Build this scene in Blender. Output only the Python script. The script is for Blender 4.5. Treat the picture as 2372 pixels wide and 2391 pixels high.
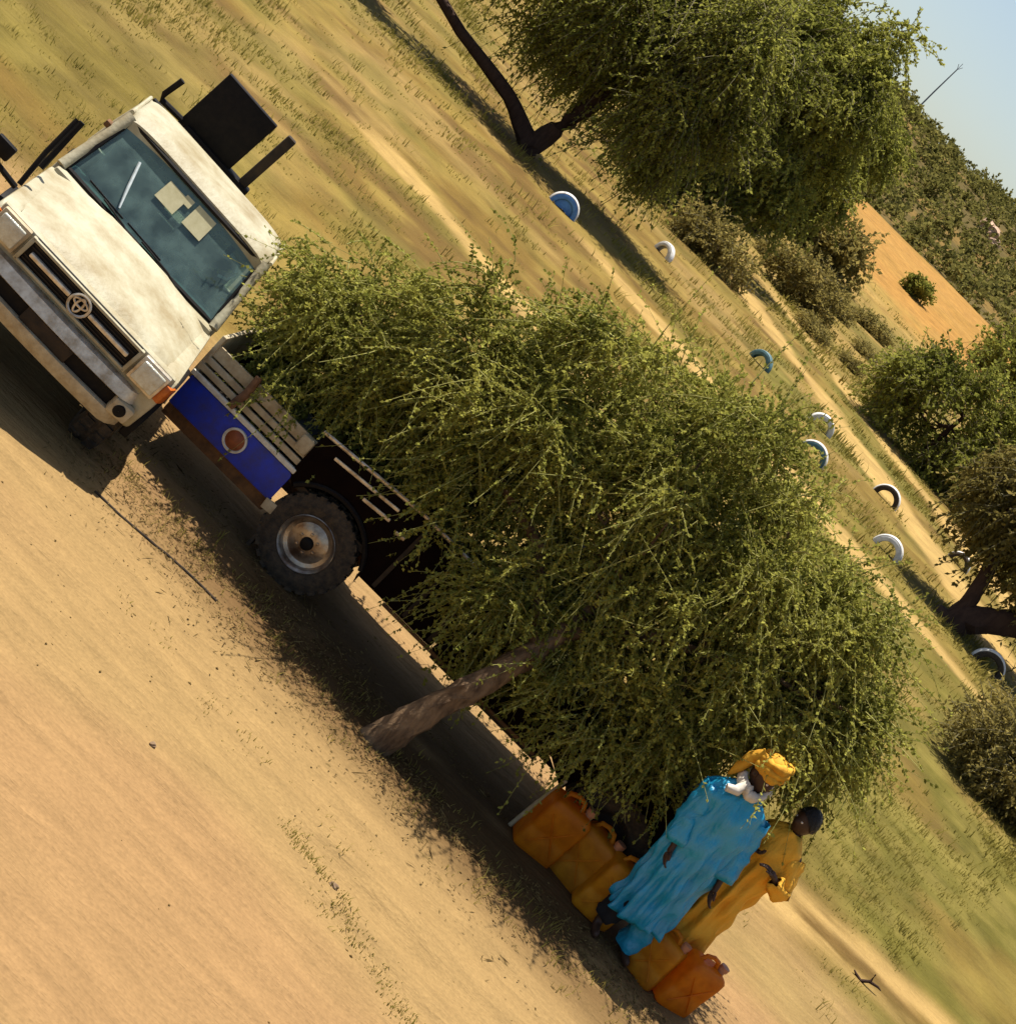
import bpy, bmesh, math, random
import numpy as np
from mathutils import Vector, Matrix

for o in list(bpy.data.objects): bpy.data.objects.remove(o)
S = bpy.context.scene
COL = S.collection
R = math.radians

# ------------------------------------------------------------------ camera
H = 5.0; F = 4100.0; TH = math.atan(1100 / F)
cam = bpy.data.cameras.new('camera'); camo = bpy.data.objects.new('camera', cam); COL.objects.link(camo)
cam.sensor_fit = 'HORIZONTAL'; cam.sensor_width = 36; cam.lens = 36 * F / 2372
cam.clip_end = 3000; cam.clip_start = 0.1
camo.matrix_world = Matrix.Translation((0, 0, H)) @ Matrix.Rotation(R(90) - TH, 4, 'X') @ Matrix.Rotation(R(45), 4, 'Z')
S.camera = camo
# ------------------------------------------------------------------ sky, sun, exposure
SUN = Vector((-0.18, 0.24, 1.0)).normalized()
w = bpy.data.worlds.new('World'); S.world = w; w.use_nodes = True
nt = w.node_tree; bg = nt.nodes['Background']; sky = nt.nodes.new('ShaderNodeTexSky'); sky.sky_type = 'NISHITA'
sky.sun_disc = False; sky.sun_elevation = math.asin(SUN.z); sky.sun_rotation = math.atan2(SUN.x, SUN.y)
sky.dust_density = 1.4; sky.air_density = 1.0; sky.ozone_density = 0.0; sky.altitude = 0
nt.links.new(sky.outputs[0], bg.inputs[0]); bg.inputs[1].default_value = 0.074
sl = bpy.data.lights.new('sun', 'SUN'); sl.energy = 4.9; sl.angle = R(0.5); sl.color = (1.0, 0.95, 0.87)
so = bpy.data.objects.new('sun', sl); COL.objects.link(so)
so.rotation_euler = SUN.to_track_quat('Z', 'Y').to_euler(); so.location = SUN * 60
vs = S.view_settings; vs.view_transform = 'Standard'; vs.look = 'None'; vs.exposure = 0.8; vs.gamma = 1.0
vs.use_curve_mapping = False
S.render.engine = 'CYCLES'

# ------------------------------------------------------------------ materials
def mat(name, col, rough=0.7, metal=0.0, noise=None, col2=None, bump=0.0, bscale=40.0, spec=0.3, emit=None, stretch=(1, 1, 1)):
    m = bpy.data.materials.new(name); m.use_nodes = True
    n = m.node_tree; b = n.nodes['Principled BSDF']; L = n.links.new
    b.inputs['Base Color'].default_value = (*col, 1); b.inputs['Roughness'].default_value = rough
    b.inputs['Metallic'].default_value = metal; b.inputs['Specular IOR Level'].default_value = spec
    tc = n.nodes.new('ShaderNodeTexCoord'); mp = n.nodes.new('ShaderNodeMapping'); mp.inputs['Scale'].default_value = stretch
    L(tc.outputs['Object'], mp.inputs[0])
    if noise:
        t = n.nodes.new('ShaderNodeTexNoise'); t.inputs['Scale'].default_value = noise; t.inputs['Detail'].default_value = 8
        t.inputs['Roughness'].default_value = 0.65
        r = n.nodes.new('ShaderNodeValToRGB'); r.color_ramp.elements[0].position = 0.38; r.color_ramp.elements[1].position = 0.66
        r.color_ramp.elements[0].color = (*col, 1); r.color_ramp.elements[1].color = (*(col2 or col), 1)
        L(mp.outputs[0], t.inputs['Vector']); L(t.outputs[0], r.inputs[0]); L(r.outputs[0], b.inputs['Base Color'])
    if bump:
        t2 = n.nodes.new('ShaderNodeTexNoise'); t2.inputs['Scale'].default_value = bscale; t2.inputs['Detail'].default_value = 6
        bp = n.nodes.new('ShaderNodeBump'); bp.inputs['Strength'].default_value = bump; bp.inputs['Distance'].default_value = 0.02
        L(mp.outputs[0], t2.inputs['Vector']); L(t2.outputs[0], bp.inputs['Height']); L(bp.outputs[0], b.inputs['Normal'])
    return m

def leaf_mat(name, dark, light, trans=0.3):
    m = bpy.data.materials.new(name); m.use_nodes = True
    n = m.node_tree; L = n.links.new; n.nodes.remove(n.nodes['Principled BSDF'])
    out = n.nodes['Material Output']
    a = n.nodes.new('ShaderNodeAttribute'); a.attribute_name = 'tint'
    r = n.nodes.new('ShaderNodeValToRGB'); r.color_ramp.elements[0].color = (*dark, 1); r.color_ramp.elements[1].color = (*light, 1)
    L(a.outputs['Fac'], r.inputs[0])
    d = n.nodes.new('ShaderNodeBsdfDiffuse'); t = n.nodes.new('ShaderNodeBsdfTranslucent')
    mx = n.nodes.new('ShaderNodeMixShader'); mx.inputs[0].default_value = trans
    L(r.outputs[0], d.inputs[0]); L(r.outputs[0], t.inputs[0]); L(d.outputs[0], mx.inputs[1]); L(t.outputs[0], mx.inputs[2])
    L(mx.outputs[0], out.inputs[0])
    return m

def glass_mat(name, tint, refl=1.0):
    m = bpy.data.materials.new(name); m.use_nodes = True
    n = m.node_tree; L = n.links.new; n.nodes.remove(n.nodes['Principled BSDF']); out = n.nodes['Material Output']
    t = n.nodes.new('ShaderNodeBsdfTransparent'); t.inputs[0].default_value = (*tint, 1)
    g = n.nodes.new('ShaderNodeBsdfGlossy'); g.inputs['Roughness'].default_value = 0.06; g.inputs[0].default_value = (0.85, 0.95, 0.95, 1)
    fr = n.nodes.new('ShaderNodeFresnel'); fr.inputs[0].default_value = 1.52
    ml = n.nodes.new('ShaderNodeMath'); ml.operation = 'MULTIPLY_ADD'; ml.inputs[1].default_value = refl; ml.inputs[2].default_value = 0.03
    mx = n.nodes.new('ShaderNodeMixShader')
    L(fr.outputs[0], ml.inputs[0]); L(ml.outputs[0], mx.inputs[0]); L(t.outputs[0], mx.inputs[1]); L(g.outputs[0], mx.inputs[2])
    d = n.nodes.new('ShaderNodeBsdfDiffuse'); d.inputs[0].default_value = (0.20, 0.30, 0.27, 1)
    no = n.nodes.new('ShaderNodeTexNoise'); no.inputs['Scale'].default_value = 5; no.inputs['Detail'].default_value = 6
    tc = n.nodes.new('ShaderNodeTexCoord'); L(tc.outputs['Object'], no.inputs['Vector'])
    mr = n.nodes.new('ShaderNodeMapRange'); mr.inputs[1].default_value = .35; mr.inputs[2].default_value = .8; mr.inputs[3].default_value = .2; mr.inputs[4].default_value = .65
    L(no.outputs[0], mr.inputs[0])
    mx2 = n.nodes.new('ShaderNodeMixShader'); L(mr.outputs[0], mx2.inputs[0]); L(mx.outputs[0], mx2.inputs[1]); L(d.outputs[0], mx2.inputs[2])
    L(mx2.outputs[0], out.inputs[0])
    return m

def plastic_glow(name, col, trans):       # translucent polyethylene of the cans
    m = bpy.data.materials.new(name); m.use_nodes = True
    n = m.node_tree; L = n.links.new; b = n.nodes['Principled BSDF']; out = n.nodes['Material Output']
    no = n.nodes.new('ShaderNodeTexNoise'); no.inputs['Scale'].default_value = 9; no.inputs['Detail'].default_value = 6
    tc = n.nodes.new('ShaderNodeTexCoord'); L(tc.outputs['Object'], no.inputs['Vector'])
    r = n.nodes.new('ShaderNodeValToRGB'); r.color_ramp.elements[0].position = .35; r.color_ramp.elements[1].position = .75
    r.color_ramp.elements[0].color = (*col, 1); r.color_ramp.elements[1].color = (col[0] * .7, col[1] * .55, col[2] * .6, 1)
    L(no.outputs[0], r.inputs[0]); L(r.outputs[0], b.inputs['Base Color'])
    b.inputs['Roughness'].default_value = 0.42; b.inputs['Specular IOR Level'].default_value = .4
    t = n.nodes.new('ShaderNodeBsdfTranslucent'); L(r.outputs[0], t.inputs[0])
    mx = n.nodes.new('ShaderNodeMixShader'); mx.inputs[0].default_value = trans
    L(b.outputs[0], mx.inputs[1]); L(t.outputs[0], mx.inputs[2]); L(mx.outputs[0], out.inputs[0])
    return m

M = {}
M['cream'] = mat('dusty_cream_paint', (0.40, 0.365, 0.25), 0.55, 0, 3.2, (0.26, 0.205, 0.11), 0.25, 30, 0.25)
M['cream2'] = mat('worn_beige_paint', (0.46, 0.38, 0.24), 0.6, 0, 9, (0.30, 0.22, 0.12), 0.3, 25)
M['chrome'] = mat('dull_chrome', (0.66, 0.59, 0.47), 0.32, 0.45, 9, (0.32, 0.24, 0.15), 0.08, 50)
M['rim'] = mat('dirty_rim', (0.42, 0.36, 0.29), 0.28, 0.75, 7, (0.14, 0.09, 0.06), .1, 30)
M['black'] = mat('black_plastic', (0.006, 0.005, 0.005), 0.6, 0, 20, (0.012, 0.009, 0.007), 0, 40, .12)
M['rubber'] = mat('dusty_rubber', (0.025, 0.020, 0.015), 0.85, 0, 18, (0.075, 0.052, 0.03), 0.4, 60)
M['under'] = mat('greasy_chassis', (0.02, 0.014, 0.009), 0.8, 0, 10, (0.045, 0.028, 0.014))
M['rust'] = mat('rusty_steel', (0.16, 0.075, 0.025), 0.8, 0, 9, (0.06, 0.03, 0.014), 0.4, 30)
M['blue'] = mat('royal_blue_paint', (0.006, 0.03, 0.42), 0.5, 0, 9, (0.020, 0.028, 0.19), 0.1, 30, 0.4)
M['white'] = mat('chalky_white_paint', (0.70, 0.66, 0.55), 0.6, 0, 14, (0.5, 0.44, 0.33), 0.15, 40)
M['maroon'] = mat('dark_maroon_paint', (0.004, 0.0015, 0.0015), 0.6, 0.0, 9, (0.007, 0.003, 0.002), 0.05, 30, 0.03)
M['orange_lens'] = mat('orange_lens', (0.50, 0.13, 0.02), 0.25, 0, 30, (0.36, 0.08, 0.01))
M['lens'] = mat('cloudy_lens', (0.55, 0.55, 0.46), 0.2, 0.1, 20, (0.42, 0.38, 0.28), 0.2, 120, .6)
M['red_lens'] = mat('faded_red_lens', (0.26, 0.07, 0.025), 0.4, 0, 12, (0.14, 0.035, 0.012))
M['glass'] = glass_mat('windscreen_glass', (0.40, 0.55, 0.54))
M['paper'] = mat('yellowed_paper', (0.55, 0.50, 0.30), 0.8, 0, 12, (0.45, 0.40, 0.22))
M['glare_handle'] = mat('pale_glare_and_handle', (0.75, 0.80, 0.78), 0.4, 0, 30, (0.6, 0.66, 0.64))  # pale colour for the modelled glare streak and the grab handle
M['dash'] = mat('dusty_dashboard', (0.24, 0.30, 0.24), 0.8, 0, 8, (0.10, 0.14, 0.11))
M['seat'] = mat('seat_cloth', (0.035, 0.05, 0.05), 0.9, 0, 14, (0.06, 0.075, 0.065))
M['tan'] = mat('tan_webbing', (0.20, 0.10, 0.05), 0.8, 0, 20, (0.12, 0.06, 0.03))
M['bark'] = mat('thorn_bark', (0.20, 0.125, 0.065), 0.9, 0, 14, (0.06, 0.034, 0.018), 1.0, 30, .2, None, (1, 1, .3))
M['bark_dark'] = mat('dark_bark', (0.06, 0.032, 0.02), 0.9, 0, 10, (0.035, 0.018, 0.012), 0.8, 20, .2, None, (1, 1, .3))
M['twig'] = mat('pale_twig', (0.30, 0.28, 0.09), 0.8, 0, 3, (0.17, 0.16, 0.045), 0, 40, .1)
M['twig2'] = mat('olive_twig', (0.14, 0.12, 0.05), 0.8, 0, 3, (0.09, 0.07, 0.03))
M['leaf'] = leaf_mat('thorn_leaf', (0.085, 0.096, 0.014), (0.44, 0.42, 0.088), .42)
M['leaf_far'] = leaf_mat('far_leaf', (0.085, 0.100, 0.016), (0.38, 0.37, 0.075), .5)
M['leaf_brown'] = leaf_mat('scrub_leaf', (0.11, 0.092, 0.024), (0.38, 0.30, 0.09), .45)
M['leaf_hill'] = leaf_mat('hill_leaf', (0.075, 0.076, 0.018), (0.27, 0.235, 0.065), .4)
M['grass'] = leaf_mat('dry_grass_blade', (0.17, 0.148, 0.028), (0.36, 0.27, 0.075), .4)
M['litter'] = leaf_mat('fallen_leaf', (0.05, 0.03, 0.012), (0.24, 0.16, 0.06), .05)
M['cloth_blue'] = mat('turquoise_cloth', (0.012, 0.29, 0.49), 0.38, 0, 3, (0.011, 0.26, 0.45), 0.9, 13, .6, None, (2.2, 2.2, .7))
M['cloth_orange'] = mat('mustard_cloth', (0.80, 0.41, 0.035), 0.75, 0, 4, (0.74, 0.35, 0.025), 0.9, 13, .3, None, (2.2, 2.2, .7))
M['cloth_yellow'] = mat('yellow_turban_cloth', (0.68, 0.36, 0.03), 0.8, 0, 14, (0.50, 0.22, 0.015), .4, 20)
M['cloth_white'] = mat('off_white_cloth', (0.68, 0.62, 0.52), 0.85, 0, 10, (0.52, 0.45, 0.36), .3, 20)
M['cloth_dark'] = mat('black_cloth', (0.012, 0.012, 0.014), 0.8)
M['skin'] = mat('dark_skin', (0.055, 0.026, 0.015), 0.5, 0, 20, (0.04, 0.02, 0.012))
M['hair'] = mat('black_hair', (0.006, 0.005, 0.005), 0.6, 0, 0, None, .6, 90)
M['sclera'] = mat('eye_white', (0.6, 0.55, 0.5), .3)
M['can'] = plastic_glow('orange_can_plastic', (0.86, 0.33, 0.012), .6)
M['can_b'] = plastic_glow('faded_orange_can_plastic', (0.85, 0.40, 0.025), .6); M['can_c'] = plastic_glow('amber_can_plastic', (0.84, 0.40, 0.02), .55)
M['can_cap'] = mat('dull_red_cap', (0.45, 0.20, 0.10), .5, 0, 20, (.32, .12, .06))
M['sack'] = mat('grey_blue_sack', (0.10, 0.11, 0.13), .9, 0, 8, (0.20, 0.19, 0.17), .5, 25)
M['rock'] = mat('pink_rock', (0.55, 0.36, 0.24), .9, 0, .6, (0.38, 0.24, 0.15), .6, 2)
M['stone'] = mat('brown_stone', (0.16, 0.10, 0.055), .9, 0, 9, (0.24, 0.16, 0.09), .5, 18)
M['t_white'] = mat('whitewashed_tyre', (0.74, 0.72, 0.68), .7, 0, 7, (0.5, 0.47, 0.42), .3, 30)
M['t_blue'] = mat('blue_painted_tyre', (0.10, 0.26, 0.55), .6, 0, 7, (0.06, 0.16, 0.38), .3, 30)
M['t_teal'] = mat('teal_painted_tyre', (0.10, 0.20, 0.22), .6, 0, 7, (0.05, 0.10, 0.11), .3, 30)
M['metal'] = mat('galvanised_pole', (0.22, 0.22, 0.23), .6, .3)

# ------------------------------------------------------------------ helpers
class MB:
    def __init__(s): s.v = []; s.f = []; s.m = []
    def add(s, v, f, mi=0):
        k = len(s.v); s.v += [tuple(p) for p in v]; s.f += [tuple(i + k for i in q) for q in f]; s.m += [mi] * len(f); return s
    def box(s, c, d, rot=None, top=(1, 1), bev=0.0, seg=2, mi=0):
        bm = bmesh.new(); bmesh.ops.create_cube(bm, size=1)
        for q in bm.verts:
            if q.co.z > 0: q.co.x *= top[0]; q.co.y *= top[1]
            q.co = Vector((q.co.x * d[0], q.co.y * d[1], q.co.z * d[2]))
        if bev: bmesh.ops.bevel(bm, geom=list(bm.edges), offset=bev, segments=seg, affect='EDGES', profile=.5)
        if rot: bmesh.ops.rotate(bm, cent=(0, 0, 0), matrix=Matrix.Rotation(rot[1], 3, rot[0]), verts=bm.verts)
        bm.verts.index_update()
        s.add([q.co + Vector(c) for q in bm.verts], [[q.index for q in g.verts] for g in bm.faces], mi); bm.free(); return s
    def prism(s, prof, a, b, axis='x', bev=0.0, mi=0):      # prof: 2-D outline, extruded from a to b along the axis
        bm = bmesh.new()
        def P(t, p): return {'x': (t, p[0], p[1]), 'y': (p[0], t, p[1]), 'z': (p[0], p[1], t)}[axis]
        A = [bm.verts.new(P(a, p)) for p in prof]; B = [bm.verts.new(P(b, p)) for p in prof]; n = len(prof)
        bm.faces.new(A); bm.faces.new(B[::-1])
        for i in range(n): bm.faces.new((A[i], B[i], B[(i + 1) % n], A[(i + 1) % n]))
        bmesh.ops.recalc_face_normals(bm, faces=bm.faces)
        if bev:
            es = [e for e in bm.edges if e.calc_face_angle(0) > .5]
            bmesh.ops.bevel(bm, geom=es, offset=bev, segments=2, affect='EDGES', profile=.5)
        bmesh.ops.triangulate(bm, faces=[g for g in bm.faces if len(g.verts) > 4])
        bm.verts.index_update()
        s.add([q.co for q in bm.verts], [[q.index for q in g.verts] for g in bm.faces], mi); bm.free(); return s
    def tube(s, pts, rad, n=8, cap=True, mi=0):
        pts = [Vector(p) for p in pts]; m = len(pts)
        if not hasattr(rad, '__len__'): rad = [rad] * m
        V = []; Fc = []; ref = Vector((0.13, 0.31, 0.94))
        for i, p in enumerate(pts):
            t = (pts[min(i + 1, m - 1)] - pts[max(i - 1, 0)]).normalized()
            a = t.cross(ref)
            if a.length < .1: a = t.cross(Vector((1, 0, 0)))
            a.normalize(); b = t.cross(a)
            for k in range(n):
                g = 2 * math.pi * k / n; V.append(p + (a * math.cos(g) + b * math.sin(g)) * rad[i])
        for i in range(m - 1):
            for k in range(n):
                Fc.append((i * n + k, i * n + (k + 1) % n, (i + 1) * n + (k + 1) % n, (i + 1) * n + k))
        if cap: Fc.append(tuple(range(n - 1, -1, -1))); Fc.append(tuple(range((m - 1) * n, m * n)))
        return s.add(V, Fc, mi)
    def loft(s, rings, cap=True, mi=0, closed=True):
        n = len(rings[0]); V = [p for r in rings for p in r]; Fc = []
        for i in range(len(rings) - 1):
            for k in range(n if closed else n - 1):
                Fc.append((i * n + k, i * n + (k + 1) % n, (i + 1) * n + (k + 1) % n, (i + 1) * n + k))
        if cap: Fc.append(tuple(range(n - 1, -1, -1))); Fc.append(tuple(range((len(rings) - 1) * n, len(rings) * n)))
        return s.add(V, Fc, mi)
    def lathe(s, prof, c, axis='x', n=32, mi=0, a0=0, a1=2 * math.pi, closedprof=False):  # prof: (along axis, radius)
        full = abs(a1 - a0) > 6.28; V = []; Fc = []; k = len(prof); cn = n if full else n + 1
        for i in range(cn):
            g = a0 + (a1 - a0) * i / n; cg, sg = math.cos(g), math.sin(g)
            for (h, r) in prof:
                q = {'x': (h, r * cg, r * sg), 'y': (r * cg, h, r * sg), 'z': (r * cg, r * sg, h)}[axis]
                V.append(Vector(q) + Vector(c))
        for i in range(n):
            j = (i + 1) % cn
            for q in range(k if closedprof else k - 1):
                q2 = (q + 1) % k
                Fc.append((i * k + q, i * k + q2, j * k + q2, j * k + q))
        return s.add(V, Fc, mi)
    def build(s, name, mats, parent=None, smooth=40, loc=None):
        me = bpy.data.meshes.new(name); me.from_pydata(s.v, [], s.f)
        for m in (mats if isinstance(mats, (list, tuple)) else [mats]): me.materials.append(m)
        me.polygons.foreach_set('material_index', s.m)
        bm = bmesh.new(); bm.from_mesh(me); bmesh.ops.recalc_face_normals(bm, faces=bm.faces); bm.to_mesh(me); bm.free()
        if smooth:
            me.polygons.foreach_set('use_smooth', [True] * len(me.polygons)); me.set_sharp_from_angle(angle=R(smooth))
        o = bpy.data.objects.new(name, me); COL.objects.link(o)
        if parent: o.parent = parent
        if loc: o.location = loc
        return o

def tag(o, label, cat, group=None, kind=None):
    o['label'] = label; o['category'] = cat
    if group: o['group'] = group
    if kind: o['kind'] = kind
    return o
def thing(name, label, cat, loc=(0, 0, 0), rz=0, group=None):
    o = bpy.data.objects.new(name, None); COL.objects.link(o); o.location = loc; o.rotation_euler = (0, 0, rz)
    o.empty_display_size = .2
    return tag(o, label, cat, group)
def copy_tree(o, parent=None):
    c = o.copy(); COL.objects.link(c); c.parent = parent
    for ch in list(o.children): copy_tree(ch, c)
    return c
def npmesh(name, V, Fq, mats, mi=None, tint=None, smooth=False):
    me = bpy.data.meshes.new(name); V = np.asarray(V, np.float32); Fq = np.asarray(Fq, np.int32)
    me.vertices.add(len(V)); me.vertices.foreach_set('co', V.ravel())
    k = Fq.shape[1]; me.loops.add(Fq.size); me.loops.foreach_set('vertex_index', Fq.ravel())
    me.polygons.add(len(Fq)); me.polygons.foreach_set('loop_start', np.arange(0, Fq.size, k, dtype=np.int32))
    for m in mats: me.materials.append(m)
    if mi is not None: me.polygons.foreach_set('material_index', np.asarray(mi, np.int32))
    if smooth: me.polygons.foreach_set('use_smooth', np.ones(len(Fq), bool))
    me.update(calc_edges=True)
    if tint is not None:
        a = me.attributes.new('tint', 'FLOAT', 'POINT'); a.data.foreach_set('value', np.asarray(tint, np.float32))
    o = bpy.data.objects.new(name, me); COL.objects.link(o); return o

def h2(ix, iy, seed):
    n = (ix.astype(np.int64) * 374761393 + iy.astype(np.int64) * 668265263 + seed * 974634777) & 0x7fffffff
    n = ((n ^ (n >> 13)) * 1274126177) & 0x7fffffff
    return ((n ^ (n >> 16)) & 0xffff) / 65535.0
def vnoise(x, y, seed=0):
    ix = np.floor(x); iy = np.floor(y); fx = x - ix; fy = y - iy; fx = fx * fx * (3 - 2 * fx); fy = fy * fy * (3 - 2 * fy)
    a = h2(ix, iy, seed); b = h2(ix + 1, iy, seed); c = h2(ix, iy + 1, seed); d = h2(ix + 1, iy + 1, seed)
    return (a * (1 - fx) + b * fx) * (1 - fy) + (c * (1 - fx) + d * fx) * fy
def fbm(x, y, seed=0, o=4):
    s = 0; a = .5; t = 0
    for i in range(o): s = s + a * vnoise(x * 2 ** i, y * 2 ** i, seed + i * 7); t += a; a *= .5
    return s / t
def sstep(a, b, x):
    t = np.clip((x - a) / (b - a), 0, 1); return t * t * (3 - 2 * t)

# ------------------------------------------------------------------ ground
def ground_height(x, y):
    x = np.asarray(x, float); y = np.asarray(y, float)
    rut = (fbm(x * .35 + 3, y * 2.6, 5) - .5) * .07 * sstep(18, 11.5, y) + (fbm(x * 1.6, y * 1.6, 9) - .5) * .05
    z = rut * sstep(300, 60, y)
    for (yc, wd, dp) in ((9.85, .13, .028), (10.45, .12, .02), (8.75, .15, .025), (8.15, .14, .02), (9.3, .10, .014)):
        yy = y - yc - .10 * np.sin(x * .55 + yc) - (fbm(x * .9, y * .2 + yc, 13) - .5) * .16
        z = z + (-dp * np.exp(-(yy / wd) ** 2) + dp * .7 * np.exp(-((np.abs(yy) - wd * 1.9) / (wd * .6)) ** 2)) * (.35 + .9 * vnoise(x * 1.1, y * .1 + yc, 17))
    z = z + (fbm(x * .12, y * .12, 21) - .5) * .9 * sstep(24, 60, y) * .35
    far = sstep(105, 205, y) * 5.2 + sstep(200, 310, y) * 14.6 * (1 + .05 * (fbm(x * .02, y * .004, 33) - .5))
    far = far - sstep(315, 520, y) * 12
    return z + far
xs = np.concatenate([-np.geomspace(9, 420, 150)[::-1], np.arange(-8.9, 8.95, .1), np.geomspace(9, 420, 150)])
ys = np.concatenate([np.arange(-20, 5, 1.0), np.arange(5, 22, .085), np.geomspace(22, 110, 170), np.linspace(111, 330, 120), np.geomspace(335, 1400, 14)])
GX, GY = np.meshgrid(xs, ys); GZ = ground_height(GX, GY)
nx, ny = len(xs), len(ys)
idx = np.arange(nx * ny).reshape(ny, nx)
FQ = np.stack([idx[:-1, :-1], idx[:-1, 1:], idx[1:, 1:], idx[1:, :-1]], -1).reshape(-1, 4)
def lerp(a, b, t): return a + (b - a) * t[..., None]
def C(*c): return np.array(c, float)
def veg_amount(x, y):       # how much low green growth a spot of ground carries, 0..1
    n = fbm(x * .5, y * .42, 61); n2 = fbm(x * .16 + 9, y * .12, 67)
    field = sstep(14.6, 16.2, y + (n - .5) * 1.5)
    g = field * sstep(.42, .62, n * .55 + n2 * .45)
    right = sstep(2.2, 3.8, x + (n - .5)) * sstep(12.9, 13.4, y + (n - .5) * .8)
    band = np.exp(-((y - 15.9 - .12 * (x - 4) - (n - .5) * .9) / .62) ** 2)
    g = np.maximum(g, right * sstep(60, 22, y) * (.35 + .75 * sstep(.35, .6, n)))
    return np.clip(g * (1 - band * sstep(2.5, 3.5, x)), 0, 1)
def track_amount(x, y):
    n = fbm(x * .3, y * .3, 71)
    t = 0
    for (x0, y0, x1, y1, wd) in ((-3, 70, 11, 40, 1.1), (-1.0, 76, 13.5, 46, .8), (-2.5, 40, 9.2, 33.5, .8), (-6, 30, 2, 27, .5)):
        dx, dy = x1 - x0, y1 - y0; L = math.hypot(dx, dy)
        tt = ((x - x0) * dx + (y - y0) * dy) / L / L
        d = np.abs((x - x0) * dy - (y - y0) * dx) / L
        t = np.maximum(t, sstep(wd * 1.35, wd * .7, d + (n - .5) * wd * 2.2) * sstep(-.12, .03, tt) * sstep(1.15, .97, tt))
    return t
x, y = GX, GY
n1 = fbm(x * .9, y * .9, 41); n2 = fbm(x * .25, y * .25, 43); n3 = fbm(x * .07, y * .22, 47)
col = np.broadcast_to(C(.365, .234, .093), GX.shape + (3,)).copy()
col = lerp(col, C(.37, .218, .093), sstep(.35, .7, fbm(x * .22, y * .5, 50)) * .9)
field = sstep(14.4, 16.4, y + (n1 - .5) * 2)
dry = lerp(np.broadcast_to(C(.315, .215, .058), col.shape), C(.235, .145, .036), sstep(.4, .65, n1))
dry = lerp(dry, C(.36, .235, .085), sstep(.52, .72, n2)); dry = lerp(dry, C(.17, .095, .03), sstep(.54, .68, fbm(x * .55, y * .8, 44)) * .75)
col = lerp(col, dry, field * .95)
g = veg_amount(x, y); green = lerp(np.broadcast_to(C(.15, .135, .026), col.shape), C(.235, .195, .05), sstep(.35, .7, fbm(x * 2, y * 2, 52)))
col = lerp(col, green, g * np.where(x > 2.2, .85, .5))
col = lerp(col, C(.60, .39, .155), track_amount(x, y) * .9)
bnd = np.exp(-((y - 15.9 - .12 * (x - 4) - (fbm(x * .5, y * .42, 61) - .5) * .9) / .55) ** 4) * sstep(2.4, 3.4, x)
col = lerp(col, C(.58, .375, .155), bnd * sstep(.3, .5, fbm(x * .6, y * 2.5, 59)) * .9)
litter_shade = np.exp(-((x - .9) / 2.9) ** 4 - ((y - 12.0 + .10 * x) / .95) ** 4) * sstep(.25, .5, fbm(x * 1.3, y * 2.2, 58) + .12)
col = lerp(col, C(.10, .052, .018), litter_shade * .92)  # litter-brown soil below the thorn tree, its shade painted into the colour
mid = sstep(58, 80, y); st = fbm(x * .05, y * .16, 55)
midc = lerp(np.broadcast_to(C(.31, .215, .062), col.shape), C(.40, .26, .088), sstep(.46, .56, st)); midc = lerp(midc, C(.19, .15, .035), sstep(.55, .66, fbm(x * .09, y * .2, 57)))
col = lerp(col, midc, mid * .85)
col = lerp(col, C(.37, .185, .050), sstep(124, 146, y + (n2 - .5) * 30) * (.82 + .36 * (n3 - .5)))
hill = lerp(np.broadcast_to(C(.11, .08, .028), col.shape), C(.20, .125, .04), sstep(.45, .65, n3))
col = lerp(col, hill, sstep(202, 206, y))
k_ = .74 + (.60 - .74) * field + .2 * sstep(118, 140, y); col = col * np.stack([k_, k_ * (1 - .0 * field), k_ * (1 - .16 * field)], -1)
gm = bpy.data.materials.new('sandy_ground'); gm.use_nodes = True
n = gm.node_tree; b = n.nodes['Principled BSDF']; L = n.links.new; b.inputs['Roughness'].default_value = .95; b.inputs['Specular IOR Level'].default_value = .1
a = n.nodes.new('ShaderNodeAttribute'); a.attribute_name = 'soil'
geo = n.nodes.new('ShaderNodeNewGeometry')
mp = n.nodes.new('ShaderNodeMapping'); mp.inputs['Scale'].default_value = (1.2, 4.5, 1); L(geo.outputs['Position'], mp.inputs[0])
t1 = n.nodes.new('ShaderNodeTexNoise'); t1.inputs['Scale'].default_value = 1.6; t1.inputs['Detail'].default_value = 9; t1.inputs['Roughness'].default_value = .62; L(mp.outputs[0], t1.inputs['Vector'])
t2 = n.nodes.new('ShaderNodeTexNoise'); t2.inputs['Scale'].default_value = 38; t2.inputs['Detail'].default_value = 4; L(geo.outputs['Position'], t2.inputs['Vector'])
t3 = n.nodes.new('ShaderNodeTexNoise'); t3.inputs['Scale'].default_value = .85; t3.inputs['Detail'].default_value = 9; t3.inputs['Roughness'].default_value = .68; L(geo.outputs['Position'], t3.inputs['Vector'])
sx_ = n.nodes.new('ShaderNodeSeparateXYZ'); L(geo.outputs['Position'], sx_.inputs[0])
my = n.nodes.new('ShaderNodeMapRange'); my.inputs[1].default_value = 13; my.inputs[2].default_value = 17; my.inputs[4].default_value = .8; L(sx_.outputs['Y'], my.inputs[0])
mxn = n.nodes.new('ShaderNodeMix'); L(my.outputs[0], mxn.inputs[0]); L(t1.outputs[0], mxn.inputs[2]); L(t3.outputs[0], mxn.inputs[3])
mr = n.nodes.new('ShaderNodeMapRange'); mr.inputs[1].default_value = .3; mr.inputs[2].default_value = .7
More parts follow.
